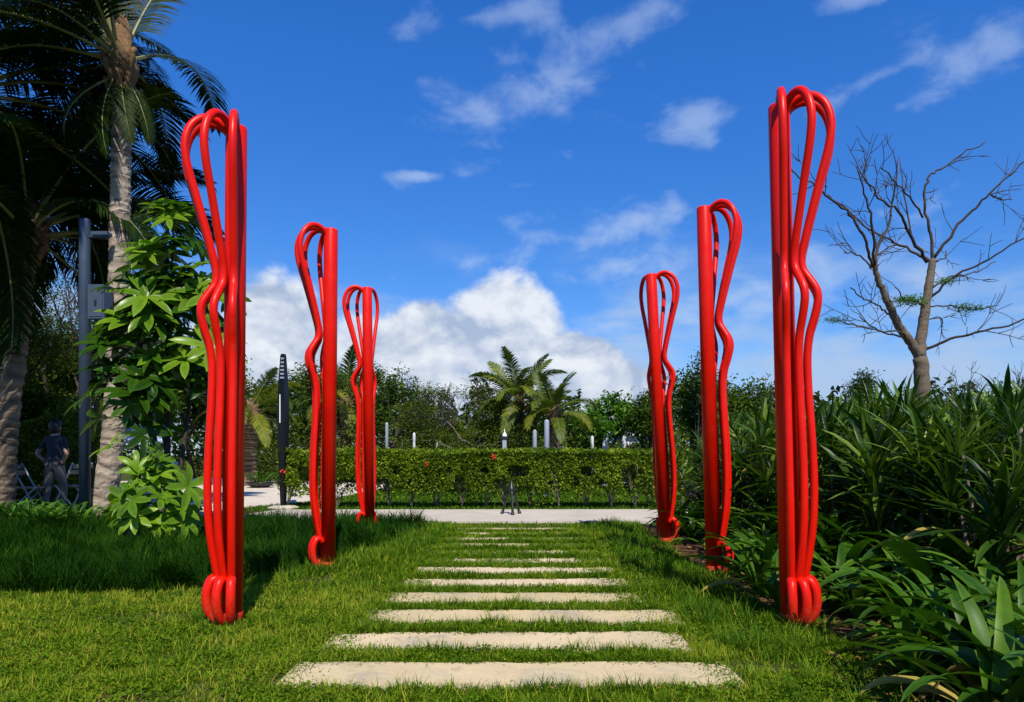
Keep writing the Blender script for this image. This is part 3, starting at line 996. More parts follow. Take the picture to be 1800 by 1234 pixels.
ring = [(1.98, 2.72), (2.18, 3.10), (2.42, 3.25), (2.30, 3.75), (2.62, 3.62), (2.45, 4.25), (2.78, 4.05), (2.12, 4.6), (1.90, 5.0), (2.32, 5.0), (2.7, 4.75),
        (1.95, 5.6), (2.28, 5.5), (2.62, 5.35), (1.82, 6.35), (2.12, 6.15), (2.45, 6.0), (1.86, 6.95), (2.18, 6.8), (2.48, 6.6), (1.92, 7.6), (2.25, 7.45), (2.55, 7.3), (1.78, 8.45), (2.05, 8.2),
        (2.35, 8.15), (1.88, 9.1), (2.15, 8.95), (2.42, 8.8), (1.9, 9.75), (2.2, 9.7), (2.5, 9.5), (2.08, 2.45)]
ring += [(2.2, 2.62), (2.34, 2.98), (2.52, 3.95), (1.84, 4.55), (2.30, 4.62), (2.58, 4.48), (2.08, 5.28), (1.80, 5.45), (2.48, 5.62), (2.14, 5.85), (1.72, 6.70), (2.02, 6.55), (2.34, 7.0), (2.08, 7.2), (1.76, 7.9), (1.72, 9.0), (1.95, 8.7)]
ring += [(1.84, 3.22), (2.0, 2.55), (2.02, 3.5), (1.98, 2.95), (2.22, 3.42), (2.36, 3.52), (2.10, 3.25), (2.55, 3.38), (1.90, 2.60), (2.24, 4.22)]
ring = [(X + (0.12 if Y > 5.0 else 0.0), Y) for X, Y in ring if not (X < 1.93 and Y > 5.2)]
ring.sort(key=lambda q: q[1])
for i, (X, Y) in enumerate(ring):
    row = 'along the lawn edge' if X < 2.0 else ('in the middle of the bed' if X < 2.31 else 'close to the thicket')
    lab = nth('s' + row) + ' glossy strap leaved plant from the camera ' + row
    strap_plant('strap_leaved_plant', X + rr.uniform(-.06, .06), Y + rr.uniform(-.08, .08), 15 if Y < 6 else 12, rr.uniform(0.85, 1.12) * (0.82 if X < 1.9 else 1.0), lab, 'plant', 'strap leaved plants in the bed on the right', STRAPS, 500 + i)

# larger strap plants against the foot of the thicket
big_ = [(2.72, 3.75), (2.62, 4.15), (2.90, 4.40), (2.70, 4.85), (2.85, 5.25), (2.62, 5.55), (2.72, 6.05), (2.62, 6.6), (2.68, 7.1), (2.6, 7.7), (2.62, 8.4)]
for i, (X, Y) in enumerate(big_):
    strap_plant('strap_leaved_plant', X, Y, 17, rr.uniform(1.25, 1.5), ORD[i] + ' tall strap leaved plant from the camera at the foot of the thicket', 'plant', 'strap leaved plants in the bed on the right', STRAPS, 700 + i)

# tall shrubs with whorls of narrow leaves
ROS = []
for q in range(5):
    r = random.Random(60 + q); m = MB()
    for k in range(32):
        a = k * 2.399
        t = k / 32
        if q > 2 and k % 3 == 0: continue
        V, F, T = strap(r.uniform(0.26, 0.40) * (1.2 if q > 2 else 1), r.uniform(0.017, 0.028) * (1.9 if q > 2 else 1), 0.15 + 1.25 * t + r.uniform(-.12, .12), r.uniform(0.3, 1.1), 5, 0.3)
        m.add(xform(V, (0, 0, a), 1, (0.012 * math.cos(a), 0.012 * math.sin(a), -0.10 * t)), F, np.clip(T + r.uniform(-0.3, 0.35), 0, 1))
    ROS.append(m.mesh('leaf_rosette', MT['rosette']))


def whorl_shrub(X, Y, H, seed, label, group):
    r = random.Random(seed)
    root = empty('narrow_leaved_shrub', (X, Y, 0), 0, label, 'shrub', group)
    nst = 6
    for k in range(nst):
        a = k * 2 * PI / nst + r.uniform(-.4, .4)
        top = np.array([math.cos(a) * r.uniform(0.12, 0.50), math.sin(a) * r.uniform(0.12, 0.50), H * r.uniform(0.68, 0.93)])
        b0 = np.array([math.cos(a) * 0.08, math.sin(a) * 0.08, 0.0])
        mid = (b0 + top) / 2 + np.array([r.uniform(-.05, .05), r.uniform(-.05, .05), 0.05])
        P = catmull([b0, mid, top], 5)
        m = MB(); m.add(*tube(P, np.linspace(0.016, 0.009, len(P)), 6)); m.build('cane', MT['bark'], root)
        for h in (0.42, 0.70, 1.0):
            if h < 0.5 and r.random() < 0.4: continue
            p = P[int(h * (len(P) - 1))]
            off = 0 if h == 1.0 else 0.10
            obj('leaf_rosette', ROS[r.randrange(5)], root, (p[0] + math.cos(a) * off + r.uniform(-.05, .05), p[1] + math.sin(a) * off + r.uniform(-.05, .05), p[2]),
                (r.uniform(-.5, .5), r.uniform(-.5, .5), r.uniform(0, 6.28)), r.uniform(0.85, 1.3))
    for k in range(3):       # withered leaves hanging under the heads
        a = r.uniform(0, 6.28)
        obj('dry_leaf', DRY[k], root, (math.cos(a) * 0.3, math.sin(a) * 0.3, H * r.uniform(0.35, 0.75)), (r.uniform(-.4, .4), r.uniform(0.2, 0.9), a), r.uniform(0.5, 0.8))
    return root


sh = [(2.95, 4.15, 1.45), (3.35, 4.60, 1.66), (2.95, 5.05, 1.50), (3.45, 5.35, 1.72), (3.9, 5.4, 1.8), (2.85, 5.75, 1.50), (3.30, 6.05, 1.70), (3.85, 6.2, 1.84), (4.4, 6.3, 1.9),
      (2.80, 6.55, 1.50), (3.2, 6.85, 1.66), (3.7, 7.0, 1.80), (4.3, 7.1, 1.85), (4.9, 7.0, 1.9), (2.78, 7.35, 1.45), (3.2, 7.65, 1.62), (3.7, 7.9, 1.74), (4.3, 8.0, 1.9), (5.0, 8.0, 1.9), (5.6, 7.8, 1.95),
      (2.72, 8.2, 1.40), (3.1, 8.5, 1.58), (3.6, 8.8, 1.70), (4.2, 9.0, 1.85), (5.0, 9.1, 1.95), (5.8, 9.0, 2.0), (2.65, 9.1, 1.35), (3.0, 9.5, 1.55), (3.5, 9.8, 1.65), (4.2, 10.1, 1.85), (5.2, 10.2, 2.0), (6.4, 10.0, 2.05)]
sh.sort(key=lambda q: q[1])
for i, (X, Y, H) in enumerate(sh):
    row = 'front row' if X < 3.05 else ('second row' if X < 3.6 else 'back rows')
    lab = nth('w' + row) + ' narrow leaved shrub from the camera in the ' + row + ' of the thicket'
    whorl_shrub(X, Y, H * (0.83 if 900 + X / Y * FPX > 1600 else 0.89), 800 + i, lab, 'narrow leaved shrubs of the thicket on the right')


# ================================================================== palms
def frond_mesh(name, L, e0, curl, n, ll, hang, mat, seed, width=0.034):
    r = np.random.default_rng(seed)
    S = 26
    pos = np.zeros(3); pts = []; ths = []
    for i in range(S + 1):
        t = i / S
        th = e0 - curl * t ** 1.6
        pts.append(pos.copy()); ths.append(th)
        pos = pos + np.array([math.cos(th), 0, math.sin(th)]) * L / S
    pts = np.array(pts); ths = np.array(ths)
    m = MB()
    m.add(*tube(pts[::2], np.linspace(0.024, 0.003, len(pts[::2])) * L / 2.4, 5), mat=1)
    for i in range(n):
        t = 0.16 + 0.84 * i / (n - 1)
        f = t * S; k = min(int(f), S - 1); u = f - k
        p = pts[k] * (1 - u) + pts[k + 1] * u
        th = ths[k]
        T = np.array([math.cos(th), 0, math.sin(th)]); Nn = np.array([-math.sin(th), 0, math.cos(th)])
        for sd in (-1, 1):
            l = ll * (0.30 + 0.70 * math.sin(PI * min(1, (t * 0.80 + 0.16))) ) * r.uniform(0.85, 1.1)
            if t > 0.9: l *= 0.8
            fw = 0.35 + 0.75 * t + r.normal() * 0.08
            d = T * fw + np.array([0, sd, 0]) * 0.85 + Nn * 0.15
            d /= np.linalg.norm(d)
            dn = np.array([0, 0, -1.0])
            q0 = p; segs = 3; row = []
            w0 = width * r.uniform(0.8, 1.15)
            dd = d.copy(); q = p.copy()
            for g in range(segs + 1):
                w = w0 * (0.6 if g == 0 else (1.0 if g < segs else 0.05)) / 2 * (1.0 if g < 2 else (0.75 if g == 2 else 1))
                wd = np.cross(dd, Nn); wd /= max(np.linalg.norm(wd), 1e-6)
                row += [q + wd * w, q - wd * w]
                q = q + dd * l / segs
                dd = dd + dn * hang * (0.35 + r.uniform(0, 0.25)); dd /= np.linalg.norm(dd)
            F = [[2 * g, 2 * g + 1, 2 * g + 3, 2 * g + 2] for g in range(segs)]
            m.add(row, np.array(F), np.clip(0.45 + r.normal() * 0.16, 0, 1))
    return m.mesh(name, [mat, MT['rachis']], smooth=False)


FR = {}
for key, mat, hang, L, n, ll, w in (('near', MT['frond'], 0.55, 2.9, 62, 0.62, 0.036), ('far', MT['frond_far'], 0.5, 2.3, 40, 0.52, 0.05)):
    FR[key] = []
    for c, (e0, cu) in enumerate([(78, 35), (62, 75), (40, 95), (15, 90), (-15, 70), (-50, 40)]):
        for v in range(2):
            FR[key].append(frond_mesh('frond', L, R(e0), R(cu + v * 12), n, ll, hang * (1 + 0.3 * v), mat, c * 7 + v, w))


def palm(name, pts, r0, r1, nf, kind, s, label, bark, seed, group=None, flare=1.5, emin=-45, emax=82, ring=0.075, stubs=6, azimuths=None, scar=1.0):
    r = random.Random(seed)
    base = Vector(pts[0])
    root = empty(name, base, 0, label, 'palm tree', group)
    P = catmull([np.array(p) - np.array(pts[0]) for p in pts], 14)
    # resample densely so the leaf scars are real steps
    seg = np.linalg.norm(np.diff(P, axis=0), axis=1); cum = np.concatenate([[0], np.cumsum(seg)])
    H = cum[-1]; ns = int(H / ring) * 3
    rl = np.random.default_rng(seed + 5).uniform(0.55, 1.5, ns // 3 + 1); rl = np.concatenate([[0], np.cumsum(rl)]); rl = rl / rl[-1] * H
    u = np.interp(np.arange(ns) / (ns - 1) * (len(rl) - 1), np.arange(len(rl)), rl)
    Q = np.stack([np.interp(u, cum, P[:, k]) for k in range(3)], -1)
    rad = r1 + (r0 - r1) * (1 - u / H) ** 1.1
    rad *= 1 + (flare - 1) * np.exp(-u / 0.30)
    ph = np.arange(ns) % 3
    rn = np.random.default_rng(seed)
    step = np.array([0.0, 0.018, 0.034])[ph] * 0.9 * (0.6 + 0.8 * np.repeat(rn.random(ns // 3 + 1), 3)[:ns])
    rad = rad + step * (r1 / 0.17) * scar
    V, F = tube(Q, rad, 18)
    rp = np.repeat(rn.uniform(0, 6.28, ns // 3 + 1), 3)[:ns]; ra_ = np.repeat(rn.uniform(0.0, 0.45, ns // 3 + 1), 3)[:ns] * ring
    th_ = np.linspace(0, 2 * PI, 18, endpoint=False)
    V[:, 2] += (ra_[:, None] * np.cos(th_[None] + rp[:, None]) * np.clip(u / 0.4, 0, 1)[:, None]).ravel()
    V = V + rn.normal(size=V.shape) * 0.005
    tone = np.repeat(np.clip(0.62 + 0.12 * rn.normal(size=ns) - 0.42 * (ph == 0), 0, 1), 18)
    m = MB(); m.add(V, F, tone); m.build('trunk', bark, root, smooth=False)
    top = Q[-1]
    # fibrous crown shaft
    V, F = lathe([(r1 * 1.1, -0.35), (r1 * 1.25, -0.2), (r1 * 1.5, -0.05), (r1 * 1.45, 0.1), (r1 * 1.3, 0.25), (r1 * 0.9, 0.5), (r1 * 0.4, 0.75)], 14)
    V = V + rn.normal(size=V.shape) * 0.03 * s * np.array([1, 1, 0.6])
    m = MB(); m.add(V * np.array([1, 1, s]) + top, F); m.build('leaf_sheath', MT['sheath'], root)
    for k in range(stubs):
        a = r.uniform(0, 6.28)
        d = np.array([math.cos(a), math.sin(a), 0])
        p0 = top + d * r1 * 0.9 + np.array([0, 0, r.uniform(-0.5, 0.0) * s])
        Pk = [p0, p0 + d * 0.10 * s + np.array([0, 0, 0.14 * s]), p0 + d * 0.18 * s + np.array([0, 0, r.uniform(0.2, 0.36) * s])]
        m = MB(); m.add(*tube(catmull(Pk, 3), np.linspace(0.065, 0.03, 7) * s, 7)); m.build('frond_stub', MT['sheath'], root)
    ms = FR[kind]
    for k in range(nf):
        t = k / max(nf - 1, 1)
        e = emax - (emax - emin) * t ** 0.9 + r.uniform(-6, 6)
        c = int(np.argmin([abs(e - q) for q in (78, 62, 40, 15, -15, -50)]))
        a = k * 2.399 + seed + r.uniform(-.25, .25) if azimuths is None else azimuths[k % len(azimuths)] + r.uniform(-.3, .3)
        d = np.array([math.cos(a), math.sin(a), 0]) * r1 * 0.8
        obj('frond', ms[c * 2 + r.randrange(2)], root, tuple(top + d + np.array([0, 0, 0.32 * s - 0.25 * s * t])), (r.uniform(-.5, .5) * (1 - t * 0.5), r.uniform(-.1, .1), a), s * r.uniform(0.85, 1.12))
    return root


YA = 11.4
AZA = [R(q) for q in (100, 170, 60, 230, 140, 20, 260, 190, 80, 120, 320, 210, 40, 150, 300)]
AZC = [R(q) for q in (50, 200, 100, 150, 70, 160, 120, 180, 75, 140, 160, 90, 210, 130, 55, 110)]
AZB = [R(q) for q in (120, 200, 150, 240, 95, 170, 255, 215, 130, 105, 185, 275)]
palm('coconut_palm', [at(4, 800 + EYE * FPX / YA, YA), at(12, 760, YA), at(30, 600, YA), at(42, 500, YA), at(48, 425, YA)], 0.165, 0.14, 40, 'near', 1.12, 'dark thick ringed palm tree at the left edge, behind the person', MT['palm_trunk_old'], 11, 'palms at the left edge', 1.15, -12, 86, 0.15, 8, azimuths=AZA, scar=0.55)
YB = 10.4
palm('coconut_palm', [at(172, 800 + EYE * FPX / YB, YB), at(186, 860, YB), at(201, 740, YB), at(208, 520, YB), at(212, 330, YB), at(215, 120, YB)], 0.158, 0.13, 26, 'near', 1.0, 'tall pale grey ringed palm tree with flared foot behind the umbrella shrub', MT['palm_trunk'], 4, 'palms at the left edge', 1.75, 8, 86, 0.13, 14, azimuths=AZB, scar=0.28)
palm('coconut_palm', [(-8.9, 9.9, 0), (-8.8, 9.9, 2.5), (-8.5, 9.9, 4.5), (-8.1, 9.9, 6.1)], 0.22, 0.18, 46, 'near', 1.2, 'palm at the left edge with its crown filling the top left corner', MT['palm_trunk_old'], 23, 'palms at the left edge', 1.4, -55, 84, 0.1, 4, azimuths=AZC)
for a_, e_, s_ in ((-1.25, 10, 0.40), (0.15, 10, 0.34), (-0.5, 10, 0.36), (-1.9, 10, 0.5), (-2.4, 8, 0.6)):   # old hanging fronds under the crown
    pb = bpy.data.objects['coconut_palm.001']
    tp_ = at(215, 130, YB) - pb.location
    obj('frond', FR['near'][e_ + (e_ == 8)], pb, (tp_.x + 0.13 * math.cos(a_), tp_.y + 0.13 * math.sin(a_), tp_.z - 0.1), (0.2, 0.45 if e_ == 8 else 0.2, a_), s_)
YC = 20.0
palm('coconut_palm', [at(908, 800 + EYE * FPX / YC, YC), at(910, 800, YC), at(912, 712, YC)], 0.13, 0.11, 24, 'far', 0.66, 'left one of two green palms behind the hedge', MT['palm_trunk_old'], 31, 'pair of palms behind the hedge', 1.3, 0, 88, 0.12, 3)
palm('coconut_palm', [at(975, 800 + EYE * FPX / 19.2, 19.2), at(975, 800, 19.2), at(976, 735, 19.2)], 0.13, 0.11, 22, 'far', 0.62, 'right one of two palms behind the hedge, with yellowing lower fronds', MT['palm_trunk_old'], 37, 'pair of palms behind the hedge', 1.3, -10, 88, 0.12, 3)
YD = 23.0
palm('feather_palm', [at(432, 800 + EYE * FPX / YD, YD), at(434, 800, YD), at(438, 730, YD)], 0.30, 0.26, 26, 'far', 0.80, 'low bushy feather palm on the plaza right of the nearest left sculpture', MT['palm_trunk_old'], 43, None, 1.2, -35, 80, 0.12, 8)
palm('feather_palm', [at(604, 800 + EYE * FPX / 26, 26), at(605, 790, 26), at(606, 715, 26)], 0.18, 0.15, 18, 'far', 0.85, 'spiky dark palm top between the middle and far left sculptures', MT['palm_trunk_old'], 47, None, 1.2, -30, 84, 0.12, 3)


# ================================================================== trees
def grow(r, p, d, L, rad, depth, prm, lines, tips):
    n = 4
    P = [p]; q = p.copy(); dd = d.copy()
    for i in range(n):
        dd = dd + np.array([r.gauss(0, prm['wob']), r.gauss(0, prm['wob']), r.gauss(0, prm['wob']) + prm['up'] * 0.25])
        dd /= np.linalg.norm(dd)
        q = q + dd * L / n
        P.append(q.copy())
        if depth < prm['depth'] and i >= 1 and r.random() < prm['side'] and depth > 0:
            a = np.cross(dd, np.array([r.gauss(0, 1), r.gauss(0, 1), r.gauss(0, 1)])); a /= max(np.linalg.norm(a), 1e-6)
            nd = dd * 0.55 + a * 0.85; nd[2] += prm['up'] * 0.2; nd /= np.linalg.norm(nd)
            grow(r, q.copy(), nd, L * 0.6 * r.uniform(.7, 1.2), rad * 0.5, depth - 1, prm, lines, tips)
    lines.append((np.array(P), np.linspace(rad, rad * 0.68, n + 1)))
    if depth == 0:
        tips.append(q); tips.append(P[2])
        return
    k = prm['k'] if depth < prm['depth'] else prm.get('k0', prm['k'])
    a0 = r.uniform(0, 6.28)
    ref = np.cross(dd, np.array([0.3, 0.9, 0.1])); ref /= np.linalg.norm(ref); ref2 = np.cross(dd, ref)
    for j in range(k):
        a = a0 + j * 2 * PI / k + r.uniform(-.5, .5)
        sp = prm['spread'] * r.uniform(0.6, 1.3)
        nd = dd * math.cos(sp) + (ref * math.cos(a) + ref2 * math.sin(a)) * math.sin(sp)
        nd[2] += prm['up'] * 0.15; nd /= np.linalg.norm(nd)
        grow(r, q.copy(), nd, L * prm['decay'] * r.uniform(0.8, 1.2), rad * 0.66, depth - 1, prm, lines, tips)


DEF = dict(wob=0.13, up=0.35, depth=4, side=0.25, k=2, k0=3, spread=0.62, decay=0.74)


def tree(name, px, pytop, Y, wpx, label, mat, seed, leaves=9000, lsize=0.16, clump=0.35, flat=0.8, bark='bark_dark', r0=0.10, prm=None, group=None, cat='tree', trunk_frac=0.3, lift=0.0, leaf_up=0.5, aspect=0.45, dp=None):
    """grown skeleton, scaled to the height and crown width seen, leaves clustered about its twigs"""
    r = random.Random(seed); rn = np.random.default_rng(seed)
    pr = dict(DEF)
    if prm: pr.update(prm)
    X = gx(px, Y)
    H = EYE + (800 - pytop) / FPX * Y
    W = wpx / FPX * Y
    root = empty(name, (X, Y, 0), 0, label, cat, group)
    lines = []; tips = []
    grow(r, np.array([0, 0, 0.0]), np.array([r.uniform(-.1, .1), r.uniform(-.1, .1), 1.0]), trunk_frac * 3, 1.0, pr['depth'], pr, lines, tips)
    tp = np.array(tips)
    zt = tp[:, 2].max(); ext = max(np.percentile(np.abs(tp[:, 0]), 92), 0.2)
    sx_ = max(W / 2 - clump * 0.7, 0.2) / ext
    sz = (H - clump * 0.5) / zt
    S = np.array([sx_, sx_ if dp is None else sx_ * dp, sz])
    m = MB()
    for P, rd in lines:
        m.add(*tube(P * S, np.maximum(rd * r0, 0.006), 6 if rd[0] > 0.3 else 4, caps=False))
    m.build('trunk', MT[bark], root)
    if leaves:
        tp = tp * S
        tp = tp[tp[:, 2] > H * (0.18 + lift)]
        k = rn.integers(0, len(tp), leaves)
        sub = rn.normal(size=(len(tp), 3))
        off = rn.normal(size=(leaves, 3)) * np.array([1, 1, flat]) * clump * 0.55
        P = tp[k] + off
        P[:, 2] = np.maximum(P[:, 2], 0.15)
        tone_t = rn.uniform(0.15, 0.7, len(tp))
        V, F = leaf_cloud(rn, P, np.full(leaves, lsize), leaf_up, aspect)
        tone = np.clip(tone_t[k] + rn.normal(size=leaves) * 0.16, 0, 1)
        m = MB(); m.add(V, F, np.repeat(tone, 4)); m.build('crown', mat, root, smooth=False)
    return root


BT = 'trees behind the hedge'
LT = 'trees behind the palms on the left'
FEATH = dict(up=0.1, spread=0.75, wob=0.12, depth=5, k=2, side=0.35)
# left background
tree('feathery_tree', 95, 445, 17, 250, 'airy light green tree behind the leftmost palm trunk', MT['tree_b'], 3, 16000, 0.085, 0.40, 0.35, prm=FEATH, group=LT, r0=0.10, leaf_up=1.2)
tree('feathery_tree', -20, 500, 15, 240, 'feathery green tree cut off by the left picture edge', MT['tree_b'], 5, 12000, 0.085, 0.40, 0.4, prm=FEATH, group=LT, leaf_up=1.2)
tree('leafy_tree', 110, 600, 19, 260, 'dark leafy tree behind the person in the navy shirt', MT['tree_a'], 8, 15000, 0.15, 0.5, 0.8, group=LT, trunk_frac=0.12)
tree('leafy_tree', 20, 640, 16, 200, 'low dark leafy tree left of the person', MT['tree_b'], 9, 12000, 0.11, 0.45, 0.8, group=LT, trunk_frac=0.12)
tree('leafy_tree', 250, 560, 22, 200, 'dark tree behind the pale palm trunk', MT['tree_a'], 12, 14000, 0.15, 0.5, 0.8, group=LT, lift=0.15)
tree('leafy_tree', 345, 590, 24, 170, 'dark tree behind the umbrella shrub beside the plaza', MT['tree_a'], 14, 12000, 0.16, 0.5, 0.8, group=LT, lift=0.15)
tree('bare_tree', 165, 310, 15, 130, 'thin leafless tree behind the blue grey post', None, 16, 0, prm=dict(depth=5, side=0.5, spread=0.45, up=0.45), bark='twig', r0=0.05, group=LT)
# middle background
tree('leafy_tree', 405, 630, 27, 130, 'round green tree behind the nearest left sculpture', MT['tree_c'], 18, 9000, 0.17, 0.45, 0.8, group=BT)
tree('leafy_tree', 480, 655, 30, 130, 'green tree behind the dark steel column', MT['tree_a'], 19, 9000, 0.17, 0.45, 0.8, group=BT, trunk_frac=0.15)
tree('leafy_tree', 545, 645, 27, 150, 'olive green tree behind the middle left sculpture', MT['tree_b'], 20, 12000, 0.15, 0.45, 0.7, group=BT, trunk_frac=0.15)
tree('leafy_tree', 615, 655, 30, 140, 'dark tree between the middle and far left sculptures', MT['tree_a'], 21, 10000, 0.16, 0.45, 0.7, group=BT, trunk_frac=0.15)
tree('leafy_tree', 690, 632, 24, 120, 'open twiggy green tree just right of the far left sculpture', MT['tree_a'], 25, 6500, 0.13, 0.28, 0.6, group=BT, prm=dict(depth=5, side=0.4, up=0.4))
tree('bare_tree', 752, 668, 25, 110, 'thin leafless tree above the hedge, left of the layered tree', None, 27, 0, prm=dict(depth=5, side=0.5, spread=0.5, up=0.4), bark='twig', r0=0.06, group='leafless trees behind the hedge')
tree('bare_tree', 850, 645, 27, 150, 'thin leafless tree showing above the layered tree', None, 28, 0, prm=dict(depth=5, side=0.5, spread=0.5, up=0.4), bark='twig', r0=0.06, group='leafless trees behind the hedge')
tree('leafy_tree', 745, 735, 26, 150, 'low olive tree behind the hedge under the leafless tree', MT['tree_b'], 29, 9000, 0.12, 0.4, 0.5, group=BT, trunk_frac=0.15)
tree('layered_tree', 832, 672, 21, 230, 'broad olive tree with flat layered branches behind the hedge', MT['tree_b'], 33, 20000, 0.085, 0.42, 0.28, group=BT, prm=dict(up=0.05, spread=0.85, depth=5, side=0.35), bark='bark', r0=0.06, leaf_up=1.5, lift=0.05)
tree('leafy_tree', 935, 720, 27, 150, 'dark tree behind the pair of palms', MT['tree_a'], 34, 9000, 0.15, 0.45, 0.7, group=BT, trunk_frac=0.15)
tree('leafy_tree', 1068, 688, 24, 95, 'bright green open tree right of the pair of palms', MT['tree_c'], 38, 5200, 0.16, 0.30, 0.5, group=BT, prm=dict(side=0.35), lift=0.1)
tree('leafy_tree', 1015, 725, 29, 90, 'dark tree right behind the yellowing palm fronds', MT['tree_a'], 39, 5000, 0.15, 0.4, 0.7, group=BT, trunk_frac=0.15)
tree('bare_tree', 1105, 690, 26, 80, 'fine leafless tree left of the farthest right sculpture', None, 41, 0, prm=dict(depth=5, side=0.5, spread=0.55, up=0.3), bark='twig', r0=0.05, group='leafless trees behind the hedge')
# right background
RT = 'trees behind the right row'
tree('leafy_tree', 1140, 690, 20, 80, 'dark tree at the hedge end behind the farthest right sculpture', MT['tree_a'], 45, 6000, 0.13, 0.35, 0.8, group=RT, trunk_frac=0.15)
tree('leafy_tree', 1212, 655, 16.5, 110, 'dark tree between the farthest and middle right sculptures', MT['tree_a'], 46, 11000, 0.11, 0.38, 0.8, group=RT, trunk_frac=0.1)
tree('leafy_tree', 1222, 612, 15.5, 60, 'slender tree with reddish tips left of the middle right sculpture', MT['tree_d'], 48, 1200, 0.10, 0.2, 0.6, group=RT, prm=dict(up=0.8, spread=0.35, depth=4), r0=0.04)
tree('leafy_tree', 1300, 668, 17, 140, 'dense rounded green tree right of the middle right sculpture', MT['tree_a'], 50, 16000, 0.11, 0.42, 0.8, group=RT, trunk_frac=0.1)
tree('leafy_tree', 1400, 735, 16, 170, 'low green tree behind the nearest right sculpture', MT['tree_b'], 52, 11000, 0.11, 0.42, 0.8, group=RT, trunk_frac=0.1)
tree('bare_tree', 1358, 655, 18, 70, 'small black leafless tree left of the nearest right sculpture', None, 54, 0, prm=dict(depth=4, side=0.45, spread=0.5, up=0.4), bark='twig', r0=0.06, group='leafless trees on the right')
tree('leafy_tree', 1525, 648, 24, 80, 'small bluish tree top above the shrubs left of the big bare tree', MT['tree_d'], 56, 3500, 0.12, 0.28, 0.6, group=RT, prm=dict(side=0.4))
tree('bare_tree', 1672, 628, 22, 110, 'fine leafless tree right of the big bare trunk', None, 58, 0, prm=dict(depth=5, side=0.5, spread=0.55, up=0.4), bark='twig', r0=0.05, group='leafless trees on the right')
tree('bare_tree', 1795, 625, 20, 90, 'leafless twigs at the right picture edge', None, 59, 0, prm=dict(depth=5, side=0.4, spread=0.5, up=0.4), bark='twig', r0=0.05, group='leafless trees on the right')
tree('leafy_tree', 1480, 705, 15, 160, 'green tree behind the thicket between sculpture and bare tree', MT['tree_a'], 60, 9000, 0.11, 0.4, 0.8, group=RT, trunk_frac=0.1)
tree('leafy_tree', 1720, 690, 14, 220, 'green tree behind the thicket right of the bare tree', MT['tree_a'], 61, 11000, 0.11, 0.42, 0.8, group=RT, trunk_frac=0.1)

# far wood closing the view
mb = MB()
n = 26000
a = rs.uniform(-0.80, 0.84, n); d = rs.uniform(44, 60, n)
hh = 3.2 + 2.6 * vnoise(a * 40, d * 0.05, 1.0, 31) + 1.2 * vnoise(a * 140, d * 0, 1.0, 33)
px_ = 900 + np.tan(a) * FPX
hh = np.where((px_ > 1020) & (px_ < 1150), hh * 0.35, hh)
P = np.stack([np.tan(a) * d, d, rs.random(n) ** 0.8 * hh], -1)
V, F = leaf_cloud(rs, P, np.full(n, 0.55), 0.5, 0.5)
mb.add(V, F, np.repeat(np.clip(0.4 + rs.normal(size=n) * 0.2, 0, 1), 4))
tag(mb.build('distant_wood', MT['far_wood'], smooth=False), 'distant belt of dark trees closing the view', 'trees', kind='stuff')


# low undergrowth between the trunks
mb = MB()
n = 46000
Yu = rs.uniform(23.5, 31, n); pxu = rs.uniform(-60, 1880, n)
pxu = np.where((pxu > 195) & (pxu < 345), pxu - 220, pxu)
hu = 1.1 + 1.3 * vnoise(pxu * 0.02, Yu * 0.2, 1.0, 61) + 0.8 * vnoise(pxu * 0.06, Yu * 0.5, 1.0, 62)
hu = np.where((pxu > 1025) & (pxu < 1140), hu * 0.45, hu)
P = np.stack([(pxu - 900) / FPX * Yu, Yu, rs.random(n) ** 0.8 * hu], -1)
V, F = leaf_cloud(rs, P, np.full(n, 0.17), 0.5, 0.5)
mb.add(V, F, np.repeat(np.clip(0.2 + 0.4 * vnoise(pxu * 0.03, Yu, 1.0, 63) + rs.normal(size=n) * 0.18, 0, 1), 4))
tag(mb.build('undergrowth', MT['tree_b'], smooth=False), 'low green undergrowth filling the gaps between the background trunks', 'undergrowth', kind='stuff')
mb = MB()
n = 14000
Yu = rs.uniform(14.5, 18, n); pxu = rs.uniform(-80, 200, n)
hu = 1.6 + 1.6 * vnoise(pxu * 0.03, Yu * 0.4, 1.0, 71)
P = np.stack([(pxu - 900) / FPX * Yu, Yu, rs.random(n) ** 0.9 * hu], -1)
V, F = leaf_cloud(rs, P, np.full(n, 0.13), 0.5, 0.5)
mb.add(V, F, np.repeat(np.clip(0.1 + 0.6 * vnoise(pxu * 0.05, P[:, 2] * 2, 1.0, 73) + rs.normal(size=n) * 0.2, 0, 1), 4))
tag(mb.build('thicket_foliage', MT['tree_b'], smooth=False), 'dense dark bushes behind the person under the left palms', 'bushes', kind='stuff')


# the big bare tree on the right, its limbs traced as real branches with depth
YT = 12.0
bt = empty('bare_tree', (gx(1618, YT), YT, 0), 0, 'large leafless forked tree standing above the thicket on the right', 'tree')
b0 = np.array([gx(1618, YT), YT, 0.0])
rb = random.Random(77)


def bp(pts, d0, d1):
    out = []
    for i, (px, py) in enumerate(pts):
        out.append(np.array(at(px, py, YT)) + np.array([0, d0 + (d1 - d0) * i / max(len(pts) - 1, 1), 0]) - b0)
    return np.array(out)


